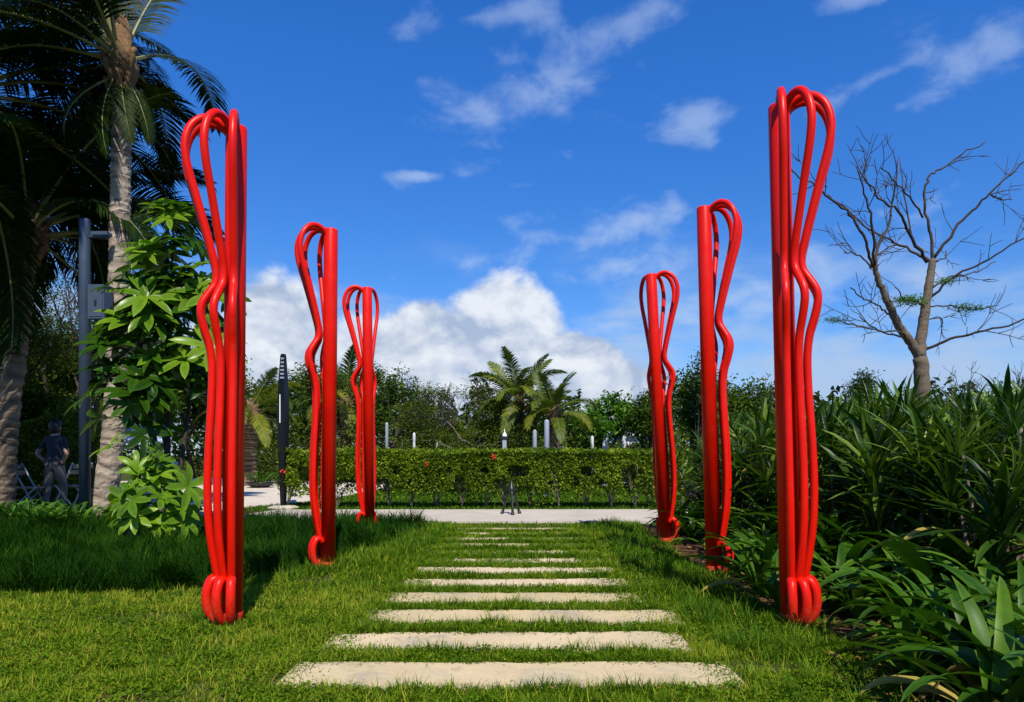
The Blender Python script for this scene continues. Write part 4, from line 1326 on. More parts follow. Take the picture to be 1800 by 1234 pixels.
LIMB = [([(1618, 905), (1618, 760), (1621, 680), (1617, 628)], 0, 0, 0.15, 0.115),
        ([(1617, 628), (1596, 600), (1570, 570), (1548, 530), (1530, 495), (1522, 470)], 0, -0.3, 0.085, 0.038),
        ([(1617, 628), (1624, 590), (1636, 540), (1648, 490), (1658, 448)], 0, 0.3, 0.100, 0.058)]
BR = [([(1522, 475), (1508, 430), (1482, 380), (1455, 335)], -.3, -1.0, 0.030),
      ([(1522, 475), (1530, 440), (1555, 390), (1565, 330), (1575, 280)], -.3, -.1, 0.030),
      ([(1518, 478), (1495, 440), (1460, 400), (1420, 380), (1380, 362), (1330, 345)], -.3, -1.2, 0.028),
      ([(1515, 480), (1480, 465), (1440, 470)], -.3, -.9, 0.016),
      ([(1525, 480), (1540, 450), (1575, 428), (1605, 412)], -.3, .5, 0.018),
      ([(1648, 452), (1600, 410), (1565, 380), (1510, 360), (1470, 335)], .3, -.8, 0.034),
      ([(1650, 450), (1622, 420), (1580, 390), (1530, 335), (1505, 300)], .3, 1.1, 0.026),
      ([(1656, 448), (1655, 410), (1645, 372), (1640, 330), (1650, 300), (1672, 285), (1705, 262), (1746, 240)], .3, .2, 0.032),
      ([(1640, 372), (1600, 345), (1560, 330), (1520, 315)], .3, -.5, 0.018),
      ([(1660, 445), (1680, 410), (1710, 370), (1730, 345), (1760, 315), (1795, 285)], .3, -.4, 0.032),
      ([(1728, 350), (1760, 348), (1800, 340)], -.2, .3, 0.016),
      ([(1660, 452), (1690, 440), (1720, 425), (1740, 405)], .3, 1.2, 0.016),
      ([(1650, 520), (1680, 485), (1720, 462), (1760, 435), (1800, 420)], .3, -.8, 0.024),
      ([(1655, 500), (1700, 475), (1750, 465), (1800, 440)], .3, .7, 0.020),
      ([(1628, 615), (1660, 600), (1700, 590), (1750, 575), (1800, 540)], .1, -1.0, 0.026),
      ([(1622, 600), (1580, 580), (1540, 560), (1500, 545)], .1, .9, 0.018),
      ([(1560, 555), (1520, 545), (1480, 540), (1445, 530)], -.1, -1.0, 0.016),
      ([(1600, 605), (1560, 590), (1500, 595), (1450, 580)], 0, -1.2, 0.018),
      ([(1640, 540), (1610, 530), (1570, 535), (1540, 520)], .2, -.6, 0.014),
      ([(1645, 535), (1690, 530), (1740, 535), (1790, 525)], .2, .5, 0.014),
      ([(1640, 560), (1690, 545), (1720, 550)], .2, 1.0, 0.012),
      ([(1613, 405), (1608, 340), (1605, 265)], .2, .4, 0.018),
      ([(1500, 360), (1490, 330), (1500, 300)], -.6, -.6, 0.010)]
m = MB()
for pts, d0, d1, ra, rb_ in LIMB:
    P = catmull(bp(pts, d0, d1), 6)
    P = P + np.random.default_rng(len(pts)).normal(size=P.shape) * 0.008
    m.add(*tube(P, np.linspace(ra, rb_, len(P)), 12))
m.build('trunk', MT['bark_mid'], bt)


def twigs(m, P, rad, n, Lx, lev, r):
    for k in range(n):
        i = r.randrange(max(1, len(P) // 4), len(P) - 1)
        T = P[i + 1] - P[i]; T = T / max(np.linalg.norm(T), 1e-6)
        sv = np.cross(T, np.array([r.gauss(0, 0.5), r.gauss(0, 1), r.gauss(0, 0.5)])); sv /= max(np.linalg.norm(sv), 1e-6)
        d = T * 0.75 + sv * 0.7 + np.array([0, 0, 0.02]); d /= np.linalg.norm(d)
        L = Lx * r.uniform(0.45, 1.25)
        Q = [P[i]]
        for s in range(4):
            d = d + np.array([r.gauss(0, .16), r.gauss(0, .16), r.gauss(0, .16) + 0.05]); d /= np.linalg.norm(d)
            Q.append(Q[-1] + d * L / 4)
        Q = np.array(Q)
        m.add(*tube(Q, np.linspace(max(rad * 0.55, 0.0068), 0.004, 5), 4, caps=False))
        if lev > 0: twigs(m, Q, rad * 0.5, r.randrange(1, 4), L * 0.5, lev - 1, r)


for pts, d0, d1, ra in BR:
    m = MB()
    P = catmull(bp(pts, d0, d1), 5)
    P[1:-1] += np.random.default_rng(int(pts[0][0] + pts[-1][1])).normal(size=P[1:-1].shape) * 0.012
    m.add(*tube(P, np.linspace(ra * 1.0, 0.009, len(P)), 6))
    twigs(m, P, ra * 0.55, 4, 0.66, 1, rb)
    m.build('branch', MT['twig'], bt)
for (px, py, dd) in ((1572, 533, -.35), (1592, 531, -.12), (1612, 531, .05), (1738, 535, .38), (1712, 532, .33), (1505, 546, .85), (1668, 492, .1)):
    rn = np.random.default_rng(px)
    c = np.array(at(px, py, YT)) + np.array([0, dd, 0]) - b0
    P = c + rn.normal(size=(260, 3)) * np.array([0.11, 0.11, 0.026])
    V, F = leaf_cloud(rn, P, np.full(260, 0.045), 1.5, 0.4)
    m = MB(); m.add(V, F, np.repeat(rn.uniform(0.2, 0.8, 260), 4)); m.build('leaf_spray', MT['tree_c'], bt, smooth=False)['kind'] = 'stuff'


# ================================================================== clipped hedge
HX0, HX1, HY0, HY1, HH = gx(492, 13.5), gx(1215, 13.5), 13.25, 14.15, 1.10
hedge = empty('clipped_hedge', ((HX0 + HX1) / 2, (HY0 + HY1) / 2, 0), 0, 'clipped green hedge with bare stems below, beyond the concrete path', 'hedge')
hc = np.array([(HX0 + HX1) / 2, (HY0 + HY1) / 2, 0])
n = 64000
x = rs.uniform(HX0, HX1, n); z = HH * rs.random(n) ** 0.62
yy = rs.random(n)
yy = np.where(rs.random(n) < 0.6, yy ** 2.2, yy)
bul = 0.10 * (vnoise(x, z, 2.2, 41) - 0.5) + 0.06 * (vnoise(x, z, 6.0, 43) - 0.5)
y = HY0 + yy * (HY1 - HY0) + bul
topw = HH + 0.09 * (vnoise(x, y, 2.5, 44) - 0.5) + 0.05 * (vnoise(x, y, 9.0, 45) - 0.5)
z = z / HH * topw
low = np.clip((0.50 - z) / 0.40, 0, 1)
gap = vnoise(x, z * 0.4, 1.9, 46)
keep = rs.random(n) > low * (0.50 + 0.75 * (gap > 0.42))
keep &= ~((vnoise(x, z, 4.0, 48) > 0.72) & (z < 0.85) & (y < HY0 + 0.4))
x, y, z = x[keep], y[keep], z[keep]; n = len(x)
n2 = 16000      # dense clipped top
tx = rs.uniform(HX0, HX1, n2); ty = rs.uniform(HY0 - .03, HY1, n2)
tz = HH + 0.09 * (vnoise(tx, ty, 2.5, 44) - 0.5) + 0.05 * (vnoise(tx, ty, 9.0, 45) - 0.5) + np.abs(rs.normal(size=n2)) * 0.03 - 0.01
x = np.concatenate([x, tx]); y = np.concatenate([y, ty]); z = np.concatenate([z, tz]); n = len(x)
P = np.stack([x, y, z], -1) - hc
V, F = leaf_cloud(rs, P, np.full(n, 0.066), 0.3, 0.5)
tone = 0.26 + 0.5 * vnoise(x, z, 3.5, 47) + rs.normal(size=n) * 0.27
m = MB(); m.add(V, F, np.repeat(np.clip(tone, 0, 1), 4))
o = m.build('foliage', MT['hedge'], hedge, smooth=False); o['kind'] = 'stuff'
for k in range(17):
    cx = HX0 + 0.25 + (HX1 - HX0 - 0.5) * (k + rb.uniform(-.25, .25)) / 16
    cy = rb.uniform(HY0 + 0.15, HY0 + 0.45)
    m = MB()
    for q in range(rb.randrange(5, 9)):
        a = rb.uniform(0, 6.28); rr_ = rb.uniform(0.12, 0.34)
        P = [np.array([cx, cy, 0]), np.array([cx + math.cos(a) * rr_ * .35, cy + math.sin(a) * rr_ * .3, 0.3]), np.array([cx + math.cos(a) * rr_, cy + math.sin(a) * rr_ * .8, rb.uniform(0.6, 0.9)])]
        m.add(*tube(catmull(np.array(P) - hc, 4), np.linspace(0.013, 0.005, 9), 5))
    m.build('stem_cluster', MT['bark'], hedge)
for (px, py) in ((750, 817), (868, 803), (497, 830)):
    p = np.array(at(px, py, HY0 - 0.02)) - hc
    rn = np.random.default_rng(px)
    V, F = leaf_cloud(rn, p + rn.normal(size=(40, 3)) * 0.026, np.full(40, 0.04), 0.2, 0.7)
    m = MB(); m.add(V, F); m.build('flower_cluster', MT['flower'], hedge, smooth=False)


# ================================================================== umbrella shrubs (large palmate leaves)
def umbrella_leaf(mat, seed, n=8, l=0.35, w=0.096):
    r = random.Random(seed); m = MB()
    P = catmull([(0, 0, 0), (0.16, 0, 0.07), (0.32, 0, 0.09)], 4)
    m.add(*tube(P, np.linspace(0.006, 0.004, len(P)), 5), tone=0.8)
    for k in range(n):
        a = (k + 0.5) / n * 2 * PI + r.uniform(-.15, .15)
        V, F, T = strap(l * r.uniform(0.8, 1.12), w * r.uniform(0.85, 1.1), 1.35 + r.uniform(-.15, .2), r.uniform(0.3, 0.8), 6, 0.28, wpos=0.55, base=0.22)
        m.add(xform(xform(V, (0, 0, a)), (0, 0.85, 0), 1, (0.32, 0, 0.09)), F, np.clip(T + r.uniform(-.1, .1), 0, 1))
    return m.mesh('leaf', mat)


UL = [umbrella_leaf(MT['scheff'], q) for q in range(4)]
UY = [umbrella_leaf(MT['scheff_young'], 10 + q, 7, 0.30, 0.10) for q in range(3)]
YS = 9.0
us = empty('umbrella_tree', (gx(297, YS), YS, 0), 0, 'tall umbrella tree with glossy palmate leaves beside the nearest left sculpture', 'tree', 'umbrella plants')
ru = random.Random(19)
stems = [[(0, 0, 0), (-0.05, 0.05, 1.4), (-0.06, 0.1, 2.7), (0.04, 0.05, 4.0)], [(0, 0, 0), (0.15, 0.1, 1.2), (0.30, 0.12, 2.4), (0.42, 0.1, 3.3)], [(0, 0, 0), (-0.15, -0.05, 1.2), (-0.30, -0.1, 2.2), (-0.28, -0.1, 3.1)], [(-.03, 0, 0), (-0.2, -0.1, 1.0), (-0.36, -0.2, 1.6), (-0.40, -0.25, 2.1)]]
SP = []
for k, s in enumerate(stems):
    P = catmull(s, 10)
    m = MB(); m.add(*tube(P, np.linspace(0.055 if k == 0 else 0.04, 0.012, len(P)), 8)); m.build('stem', MT['bark_dark'], us)
    SP.append(P)
for k in range(105):
    P = SP[ru.choice([0, 0, 0, 1, 1, 2, 2, 3])]
    t = ru.uniform(0.38, 1.0) ** 0.8
    p = P[min(int(t * (len(P) - 1)), len(P) - 1)]
    if p[2] < 1.25: continue
    a = ru.uniform(0, 6.28)
    if ru.random() < 0.6: a = ru.uniform(-PI + 0.2, -0.2)
    out = ru.uniform(-0.1, 0.22) * min(1.0, (4.6 - p[2]) / 1.6)
    el = ru.uniform(-0.3, 0.55)
    obj('leaf', UL[ru.randrange(4)], us, (p[0] + math.cos(a) * out, p[1] + math.sin(a) * out, p[2] + ru.uniform(-.12, .2)), (ru.uniform(-.6, .6), -el, a), ru.uniform(0.6, 1.35))
for k in range(14):
    a = k * 2.4
    obj('leaf', UL[ru.randrange(4)], us, (0.04, 0.05, 3.98 + 0.012 * k), (0, -0.5 - 0.05 * (k % 4), a), 0.8)
ys2 = 7.9
uy = empty('umbrella_shrub', (gx(272, ys2), ys2, 0), 0, 'low young umbrella plant with bright yellow green leaves in front of the pale palm', 'shrub', 'umbrella plants')
for s in ([(0, 0, 0), (-.1, 0, .45), (-.18, -.05, .95)], [(0, 0, 0), (.15, 0, .4), (.22, 0, .9)], [(0, 0, 0), (0.02, -.12, .3), (0.08, -.3, .55)]):
    P = catmull(s, 6)
    m = MB(); m.add(*tube(P, np.linspace(0.022, 0.008, len(P)), 6)); m.build('stem', MT['bark_dark'], uy)
    for k in range(13):
        p = P[ru.randrange(3, len(P))]
        a = ru.uniform(-PI, PI) if k % 2 else ru.uniform(-2.8, -0.3)
        obj('leaf', UY[ru.randrange(3)], uy, (p[0], p[1], p[2] + ru.uniform(-.1, .06)), (ru.uniform(-.3, .3), -ru.uniform(-0.3, 0.4), a), ru.uniform(0.65, 1.0))

# lily like plants under the left palms
LIL = []
for i, (l, w, le, cu) in enumerate([(0.42, 0.05, 0.25, 1.4), (0.5, 0.045, 0.4, 1.7), (0.38, 0.055, 0.2, 1.0), (0.46, 0.05, 0.7, 1.3)]):
    V, F, T = strap(l, w, le, cu, 7, 0.3, tw=0.4)
    m = MB(); m.add(V, F, T); LIL.append(m.mesh('leaf', MT['strap_left']))
for i in range(24):
    Y = 9.6 + (i % 3) * 0.33 + rr.uniform(-.1, .1)
    X = gx(-30 + (i // 3) * 25 + rr.uniform(-8, 8), Y)
    strap_plant('broad_leaved_lily', X, Y, 12, rr.uniform(0.85, 1.2), ORD[i // 3] + ' broad leaved lily from the left picture edge, ' + ('front', 'middle', 'back')[i % 3] + ' row', 'plant', 'lily plants under the left palms', LIL, 900 + i)


# ================================================================== street furniture and small things
YP = 10.1
post = empty('lamp_post', (gx(149, YP), YP, 0), 0, 'blue grey steel post with a dark box between the two left palms', 'post')
m = MB(); m.add(*lathe([(0.078, 0), (0.078, 4.50), (0.070, 4.54), (0.02, 4.27)], 20)); m.build('pole', MT['post_blue'], post)
m = MB(); m.add(*lathe([(0.15, 0.0), (0.15, 0.02), (0.10, 0.03), (0.10, 0.10)], 16)); m.build('base_flange', MT['post_blue'], post)
m = MB(); m.add(*box((0.23, 0, 3.30), (0.24, 0.22, 0.50))); m.add(*box((0.23, -0.113, 3.30), (0.20, 0.012, 0.44)))
bx_ = m.build('control_box', MT['box_blue'], post, smooth=False)
m = MB(); m.add(*box((0.23, -0.124, 3.28), (0.03, 0.012, 0.08))); m.build('latch', MT['black'], bx_, smooth=False)
m = MB(); m.add(*bar((0.05, 0, 4.28), (0.34, 0, 4.27), 0.028)); ar = m.build('bracket_arm', MT['box_blue'], post)
m = MB(); m.add(*box((0.26, -0.02, 4.31), (0.24, 0.14, 0.05))); m.add(*box((0.26, -0.02, 4.275), (0.19, 0.10, 0.03))); m.build('lamp_head', MT['box_blue'], post, smooth=False)

# dark steel column
YK = 13.3
col_ = empty('steel_column', (gx(498, YK), YK, 0), 0, 'slim dark steel column with slotted top at the left hedge end', 'sculpture')
prof = [(0.055, 0.06), (0.075, 0.5), (0.098, 1.1), (0.112, 1.7), (0.108, 2.15), (0.085, 2.6), (0.058, 2.98), (0.045, 3.02)]
V, F = lathe(prof, 4, True)
V = xform(V, (0, 0, 0.5))
m = MB(); m.add(V, F); m.build('body', MT['dark_metal'], col_, smooth=False)
for k in range(6):
    zz = 2.55 + k * 0.075
    rr_ = np.interp(zz, [2.15, 2.6, 2.98], [0.108, 0.085, 0.058]) * 0.70
    m = MB(); m.add(*box((0.0, -rr_ - 0.012, zz), (rr_ * 1.25, 0.012, 0.035), 0.0)); m.build('slot_light', MT['pale_metal'], col_, smooth=False)
m = MB(); m.add(*box((-0.035, -0.088, 1.95), (0.018, 0.012, 0.55))); m.build('bright_strip', MT['white'], col_, smooth=False)
m = MB(); m.add(*lathe([(0.30, 0.0), (0.30, 0.04), (0.22, 0.062), (0.08, 0.07)], 20)); m.build('footing', MT['concrete'], col_)

# black bowl planter with succulent
YW = 21.5
bw = empty('bowl_planter', (gx(457, YW), YW, 0.028), 0, 'shallow black bowl planter with green plants on the sunlit plaza', 'planter')
m = MB(); m.add(*lathe([(0.20, 0.0), (0.30, 0.04), (0.40, 0.12), (0.43, 0.17), (0.40, 0.17), (0.36, 0.13), (0.05, 0.12)], 24)); m.build('bowl', MT['bowl'], bw)
for k in range(26):
    a = k * 2.4; ra = 0.30 * math.sqrt(k / 26)
    obj('leaf', LIL[k % 4], bw, (ra * math.cos(a), ra * math.sin(a), 0.14), (0, 0, a), 1.15)

# black tripod on the concrete path
YO = 11.75
tr = empty('tripod', (gx(899, YO), YO, 0.035), 0.3, 'small black three legged stand on the concrete path before the hedge', 'tripod')
for k in range(3):
    a = k * 2 * PI / 3 + 0.35
    d = np.array([math.cos(a), math.sin(a), 0])
    P = [d * 0.17, d * 0.125 + np.array([0, 0, 0.18]), d * 0.05 + np.array([0, 0, 0.42])]
    m = MB(); m.add(*tube(catmull(P, 4), np.linspace(0.024, 0.020, 9), 8)); lg = m.build('leg', MT['black'], tr)
    m = MB(); m.add(*tube([d * 0.178 + np.array([0, 0, 0.0]), d * 0.172 + np.array([0, 0, 0.02]), d * 0.165 + np.array([0, 0, 0.045])], [0.034, 0.033, 0.026], 8)); m.build('foot', MT['black'], lg)
m = MB(); m.add(*lathe([(0.055, 0.39), (0.07, 0.42), (0.06, 0.46), (0.03, 0.48), (0.028, 0.56), (0.02, 0.575)], 12)); m.build('head', MT['black'], tr)
m = MB(); m.add(*lathe([(0.012, 0.16), (0.012, 0.40)], 8)); m.build('centre_post', MT['black'], tr)

# lantern bollard behind the hedge
YL = 17.0
ln = empty('lantern_post', (gx(887, YL), YL, 0), 0, 'dark lantern post with white pointed cap behind the hedge', 'lantern')
m = MB(); m.add(*box((0, 0, 0.55), (0.14, 0.14, 1.1))); m.build('post', MT['black'], ln, smooth=False)
m = MB(); m.add(*box((0, 0, 1.28), (0.105, 0.105, 0.36))); m.build('lamp_glass', MT['glass_pale'], ln, smooth=False)
m = MB(); m.add(*box((0, 0, 1.48), (0.16, 0.16, 0.05)))
for sx_ in (-1, 1):
    for sy in (-1, 1):
        m.add(*box((sx_ * 0.06, sy * 0.06, 1.28), (0.018, 0.018, 0.36)))
m.build('frame', MT['black'], ln, smooth=False)
m = MB(); m.add(*lathe([(0.070, 1.506), (0.060, 1.55), (0.030, 1.60), (0.010, 1.63), (0.006, 1.70)], 12)); m.build('cap', MT['white'], ln)

# pale lighting columns behind the hedge
for px, top, Y, rad, mat, lab in ((680, 742, 20, 0.045, 'pale_metal', 'pale grey column right of the farthest left sculpture'),
                                  (728, 760, 19, 0.038, 'pale_white', 'short white column under the leafless trees'),
                                  (768, 778, 21, 0.030, 'white', 'thin white stake left of the layered tree trunk'),
                                  (940, 755, 18, 0.055, 'pale_metal', 'pale column between the two palms'),
                                  (961, 737, 17, 0.065, 'pale_metal', 'thick grey column left of the right palm trunk'),
                                  (1041, 766, 21, 0.05, 'pale_white', 'white column under the bright green tree'),
                                  (1061, 764, 23, 0.045, 'pale_white', 'left white column of the close pair right of the palms'),
                                  (1066.5, 763, 23, 0.045, 'pale_white', 'right white column of the close pair right of the palms'),
                                  (1097, 745, 25, 0.08, 'pale_white', 'thick white column left of the farthest right sculpture'),
                                  (975, 787, 17, 0.03, 'white', 'low white stake beside the right palm foot')):
    root = empty('lighting_column', (gx(px, Y), Y, 0), 0, lab, 'column', 'pale columns behind the hedge')
    H = EYE + (800 - top) / FPX * Y
    m = MB(); m.add(*lathe([(rad, 0), (rad, H - 0.05), (rad * 0.85, H - 0.03), (rad * 0.2, H)], 14)); m.build('shaft', MT[mat], root)
    m = MB(); m.add(*lathe([(rad * 1.5, 0), (rad * 1.5, 0.05), (rad * 1.1, 0.07)], 14)); m.build('base_plate', MT['pale_metal'], root)

# low white pavilion far away
YV = 60.0
pv = empty('white_pavilion', (gx(1112, YV), YV, 0), 0, 'low white building far behind the hedge end', 'building')
m = MB(); m.add(*box((0, 0, 1.35), (4.6, 4, 2.7))); w_ = m.build('wall', MT['white'], pv, smooth=False)
m = MB(); m.add(*box((0, 0, 2.82), (5.2, 4.8, 0.22))); m.build('roof', MT['roof'], pv, smooth=False)
for k in range(3):
    xx = -1.5 + k * 1.5
    m = MB(); m.add(*box((xx, -2.012, 1.4), (0.8, 0.04, 1.3))); f = m.build('window', MT['window'], pv, smooth=False)
    m = MB(); m.add(*box((xx, -2.04, 0.72), (0.95, 0.08, 0.06))); m.build('sill', MT['white'], f, smooth=False)

# things on the plaza behind the umbrella shrub
YU = 20.0
um = empty('sunshade', (gx(250, YU), YU, 0.028), 0, 'pale blue canvas sunshade beyond the pale palm trunk', 'parasol')
m = MB(); m.add(*lathe([(0.03, 0), (0.03, 1.9)], 10)); m.build('pole', MT['white'], um)
V, F = lathe([(0.80, 1.42), (0.78, 1.46), (0.45, 1.74), (0.03, 1.96)], 8)
m = MB(); m.add(V, F); m.build('canopy', MT['canopy'], um, smooth=False)
m = MB(); m.add(*lathe([(0.28, 0), (0.28, 0.06), (0.05, 0.09)], 14)); m.build('base', MT['pale_metal'], um)
for k in range(8):
    a = k * PI / 4
    m = MB(); m.add(*bar((0, 0, 1.70), (0.76 * math.cos(a), 0.76 * math.sin(a), 1.40), 0.010)); m.build('rib', MT['white'], um)

lo = empty('sun_lounger', (gx(338, 17.5), 17.5, 0.028), 0.15, 'white slatted lounger on the plaza left of the nearest left sculpture', 'lounger')
for k in range(9):
    m = MB(); m.add(*box((-0.75 + k * 0.19, 0, 0.40 + (0.0 if k > 2 else (2 - k) * 0.09 + .05)), (0.15, 0.62, 0.03))); m.build('slat', MT['white'], lo, smooth=False)
for sy in (-1, 1):
    m = MB(); m.add(*box((0.0, sy * 0.335, 0.37), (1.7, 0.04, 0.06))); m.build('rail', MT['white'], lo, smooth=False)
    for sx_ in (-0.6, 0.7):
        m = MB(); m.add(*box((sx_, sy * 0.335, 0.17), (0.05, 0.045, 0.34))); m.build('leg', MT['white'], lo, smooth=False)

wc = empty('garden_chair', (gx(296, 17.0), 17.0, 0.028), 0.5, 'rounded white chair beyond the young umbrella plant', 'chair')
m = MB(); m.add(*lathe([(0.03, 0.40), (0.24, 0.40), (0.25, 0.43), (0.03, 0.45)], 16)); m.build('seat', MT['white'], wc)
for k in range(7):
    a = R(20 + k * 23.3)
    m = MB(); m.add(*tube(catmull([(0.22 * math.cos(a), 0.22 * math.sin(a), 0.44), (0.26 * math.cos(a), 0.26 * math.sin(a), 0.62), (0.25 * math.cos(a), 0.25 * math.sin(a), 0.80)], 3), 0.022, 6)); m.build('back_slat', MT['white'], wc)
P = [(0.25 * math.cos(R(q)), 0.25 * math.sin(R(q)), 0.81) for q in range(10, 171, 20)]
m = MB(); m.add(*tube(P, 0.03, 8)); m.build('top_rail', MT['white'], wc)
for k in range(4):
    a = PI / 4 + k * PI / 2
    m = MB(); m.add(*bar((0.17 * math.cos(a), 0.17 * math.sin(a), 0.41), (0.23 * math.cos(a), 0.23 * math.sin(a), 0.0), 0.018)); m.build('leg', MT['white'], wc)


# folding chairs beside the person
def folding_chair(X, Y, rz, s, label, mat):
    root = empty('folding_chair', (X, Y, 0), rz, label, 'chair', 'folding chairs beside the person')
    for sd in (-0.22, 0.22):
        m = MB(); m.add(*bar((-0.22, sd, 0.0), (0.20, sd, 0.86), 0.014)); m.build('leg', mat, root)
        m = MB(); m.add(*bar((0.26, sd * 0.9, 0.0), (-0.16, sd * 0.9, 0.46), 0.014)); m.build('leg', mat, root)
    m = MB(); m.add(*box((-0.02, 0, 0.45), (0.40, 0.42, 0.02))); m.build('seat', MT['wood'], root, smooth=False)
    for q in range(2):
        m = MB(); m.add(*box((0.155 + q * 0.05, 0, 0.70 + q * 0.10), (0.02, 0.46, 0.07))); m.build('back_slat', MT['wood'], root, smooth=False)
    m = MB(); m.add(*bar((-0.22, -0.22, 0.02), (-0.22, 0.22, 0.02), 0.011)); m.build('stretcher', mat, root)
    m = MB(); m.add(*bar((0.22, -0.2, 0.05), (0.22, 0.2, 0.05), 0.011)); m.build('stretcher', mat, root)
    root.scale = (s, s, s)
    return root


folding_chair(gx(52, 12.2), 12.2, R(195), 1.05, 'folding chair left of the person by the leftmost palm trunk', MT['pale_metal'])
folding_chair(gx(128, 12.9), 12.9, R(-10), 1.05, 'folding chair between the person and the blue grey post', MT['white'])


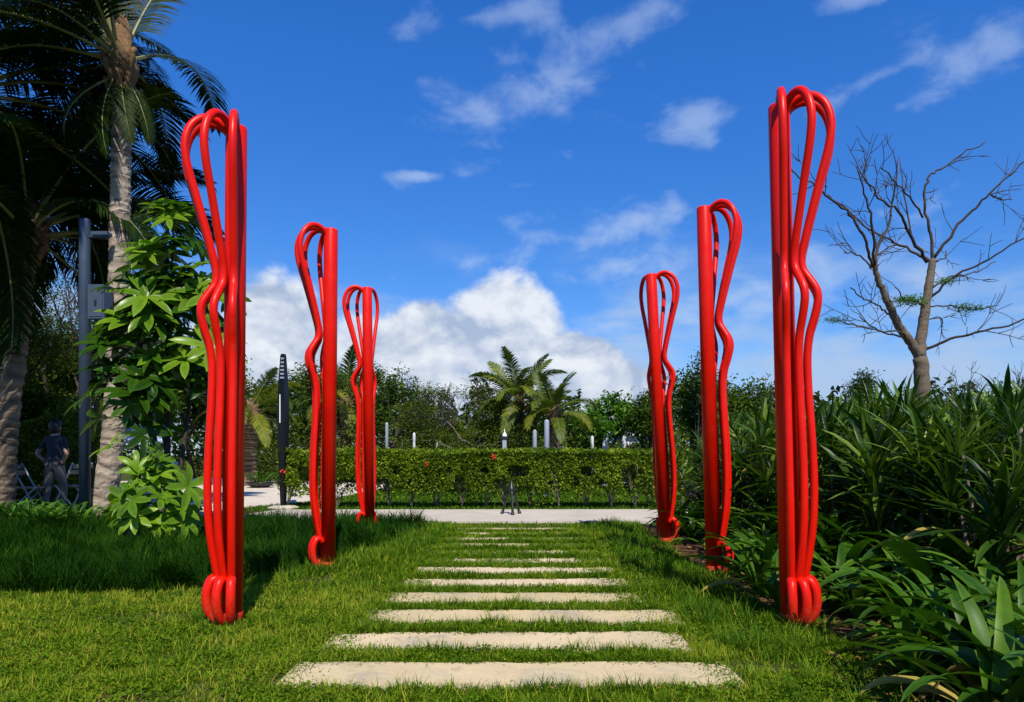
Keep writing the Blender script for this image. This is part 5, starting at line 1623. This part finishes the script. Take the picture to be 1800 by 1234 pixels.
# ================================================================== person, seen from behind, hands on hips
def person():
    X, Y = gx(97, 12.4), 12.4
    root = empty('person', (X, Y, 0), R(-12), 'person in navy shirt and grey trousers seen from behind, hands on hips', 'person')
    J = {}
    V = []; E = []; Rd = []

    def v(name, p, r, link=None):
        J[name] = len(V); V.append(p); Rd.append(r if isinstance(r, tuple) else (r, r))
        if link is not None: E.append((J[link], J[name]))
    # the person faces +Y (away from the camera)
    v('pelvis', (0, 0, 0.93), (0.155, 0.115))
    v('waist', (0, 0.0, 1.08), (0.140, 0.100), 'pelvis')
    v('chest', (0, 0.01, 1.26), (0.165, 0.115), 'waist')
    v('upper', (0, 0.0, 1.38), (0.150, 0.095), 'chest')
    v('neck', (0, 0.01, 1.46), 0.055, 'upper')
    v('skull0', (0, 0.03, 1.54), 0.070, 'neck')
    v('skull1', (0, 0.02, 1.61), 0.088, 'skull0')
    v('skull2', (0, 0.02, 1.67), 0.068, 'skull1')
    for sd, n in ((-1, 'l'), (1, 'r')):
        v(n + 'sh', (sd * 0.175, 0, 1.375), 0.066, 'upper')
        v(n + 'ua', (sd * 0.26, -0.03, 1.24), 0.052, n + 'sh')
        v(n + 'el', (sd * 0.34, -0.08, 1.11), 0.042, n + 'ua')
        v(n + 'fa', (sd * 0.265, -0.05, 1.03), 0.038, n + 'el')
        v(n + 'wr', (sd * 0.195, -0.02, 0.965), 0.028, n + 'fa')
        v(n + 'pa', (sd * 0.165, -0.055, 0.930), (0.036, 0.022), n + 'wr')
        for q, (ox, oy, oz, l) in enumerate(((0.012, -0.045, 0.015, 1.0), (0.0, -0.055, 0.0, 1.08), (-0.006, -0.055, -0.016, 1.0), (-0.006, -0.045, -0.03, 0.8))):
            b = np.array([sd * 0.165, -0.055, 0.930])
            v(n + 'f%da' % q, tuple(b + np.array([-sd * 0.035 * l + sd * ox, oy * 0.9, oz - 0.012])), 0.0095, n + 'pa')
            v(n + 'f%db' % q, tuple(b + np.array([-sd * 0.075 * l + sd * ox, oy * 1.0, oz - 0.030])), 0.0080, n + 'f%da' % q)
        b = np.array([sd * 0.165, -0.055, 0.930])
        v(n + 'th', tuple(b + np.array([sd * 0.02, 0.045, 0.006])), 0.0105, n + 'pa')
        v(n + 'th2', tuple(b + np.array([sd * 0.012, 0.080, -0.006])), 0.0090, n + 'th')
        st = 0.07 * sd
        v(n + 'hip', (sd * 0.095, 0, 0.86), 0.105, 'pelvis')
        v(n + 'thi', (sd * 0.105, 0.01 + st * 0.3, 0.66), 0.092, n + 'hip')
        v(n + 'kn', (sd * 0.11, 0.02 + st, 0.48), 0.066, n + 'thi')
        v(n + 'cal', (sd * 0.115, 0.0 + st, 0.32), 0.062, n + 'kn')
        v(n + 'an', (sd * 0.12, -0.02 + st, 0.085), 0.042, n + 'cal')
        v(n + 'ft', (sd * 0.135, 0.08 + st, 0.040), (0.045, 0.035), n + 'an')
        v(n + 'toe', (sd * 0.145, 0.17 + st, 0.032), (0.040, 0.026), n + 'ft')
    me = bpy.data.meshes.new('body')
    me.from_pydata(V, E, [])
    o = bpy.data.objects.new('body', me); C.objects.link(o)
    md = o.modifiers.new('skin', 'SKIN'); md.use_smooth_shade = True
    for i, r in enumerate(Rd):
        me.skin_vertices[0].data[i].radius = r
    me.skin_vertices[0].data[0].use_root = True
    sb = o.modifiers.new('sub', 'SUBSURF'); sb.levels = 2; sb.render_levels = 2
    dg = bpy.context.evaluated_depsgraph_get()
    me2 = bpy.data.meshes.new_from_object(o.evaluated_get(dg))
    bpy.data.objects.remove(o)
    me2.name = 'body'
    me2.materials.clear()
    for k in ('skin', 'navy', 'grey_cloth', 'shoe'): me2.materials.append(MT[k])
    for p in me2.polygons:
        c = p.center
        p.use_smooth = True
        ax = abs(c[0])
        mi = 0
        if c[2] < 0.10: mi = 3
        elif c[2] < 0.985 and ax < 0.24 and not (ax > 0.15 and c[1] < -0.02 and c[2] > 0.88) and not (ax > 0.175 and c[2] > 0.9): mi = 2
        elif c[2] < 1.455 and (ax < 0.19 or c[2] > 1.20) : mi = 1
        if ax > 0.15 and c[2] > 1.0 and c[2] < 1.19 and ax > 0.20: mi = 0
        p.material_index = mi
    body = obj('body', me2, root)
    # hair: a short full cap
    V, F = lathe([(0.030, 1.485), (0.082, 1.50), (0.104, 1.56), (0.112, 1.63), (0.100, 1.69), (0.06, 1.735), (0.01, 1.75)], 18)
    V = V + np.array([0, 0.01, 0]) + np.random.default_rng(3).normal(size=V.shape) * 0.005
    cut = (V[:, 1] > 0.07) & (V[:, 2] < 1.64)
    V[cut, 1] = 0.06
    m = MB(); m.add(V, F); m.build('hair', MT['hair'], root)
    P = [(0.066 * math.cos(q), 0.006 + 0.060 * math.sin(q), 1.452) for q in np.linspace(0, 2 * PI, 17)]
    m = MB(); m.add(*tube(P, 0.014, 6)); m.build('collar', MT['collar'], root)
    P = [(0.160 * math.cos(q), 0.122 * math.sin(q), 0.985) for q in np.linspace(0, 2 * PI, 21)]
    m = MB(); m.add(*tube(P, 0.012, 6)); m.build('shirt_hem', MT['navy'], root)
    # face, turned away from the camera
    m = MB()
    for sx_ in (-0.032, 0.032):
        V, F = lathe([(0.002, -0.010), (0.009, -0.005), (0.011, 0), (0.009, 0.005), (0.002, 0.010)], 8); m.add(V + np.array([sx_, 0.098, 1.60]), F)
    m.build('eyes', MT['hair'], root)
    m = MB(); m.add(*tube([(0, 0.10, 1.60), (0, 0.118, 1.575), (0, 0.105, 1.565)], [0.007, 0.014, 0.008], 6)); m.build('nose', MT['skin'], root)
    m = MB(); m.add(*tube([(-0.024, 0.092, 1.535), (0, 0.102, 1.534), (0.024, 0.092, 1.535)], [0.004, 0.007, 0.004], 6)); m.build('mouth', MT['shoe'], root)
    for sd in (-1, 1):
        m = MB(); m.add(*tube([(sd * 0.098, 0.01, 1.555), (sd * 0.108, 0.0, 1.585), (sd * 0.10, 0.005, 1.615)], [0.008, 0.013, 0.008], 6)); m.build('ear', MT['skin'], root)
    root.scale = (0.97, 0.97, 0.97)
    return root


person()
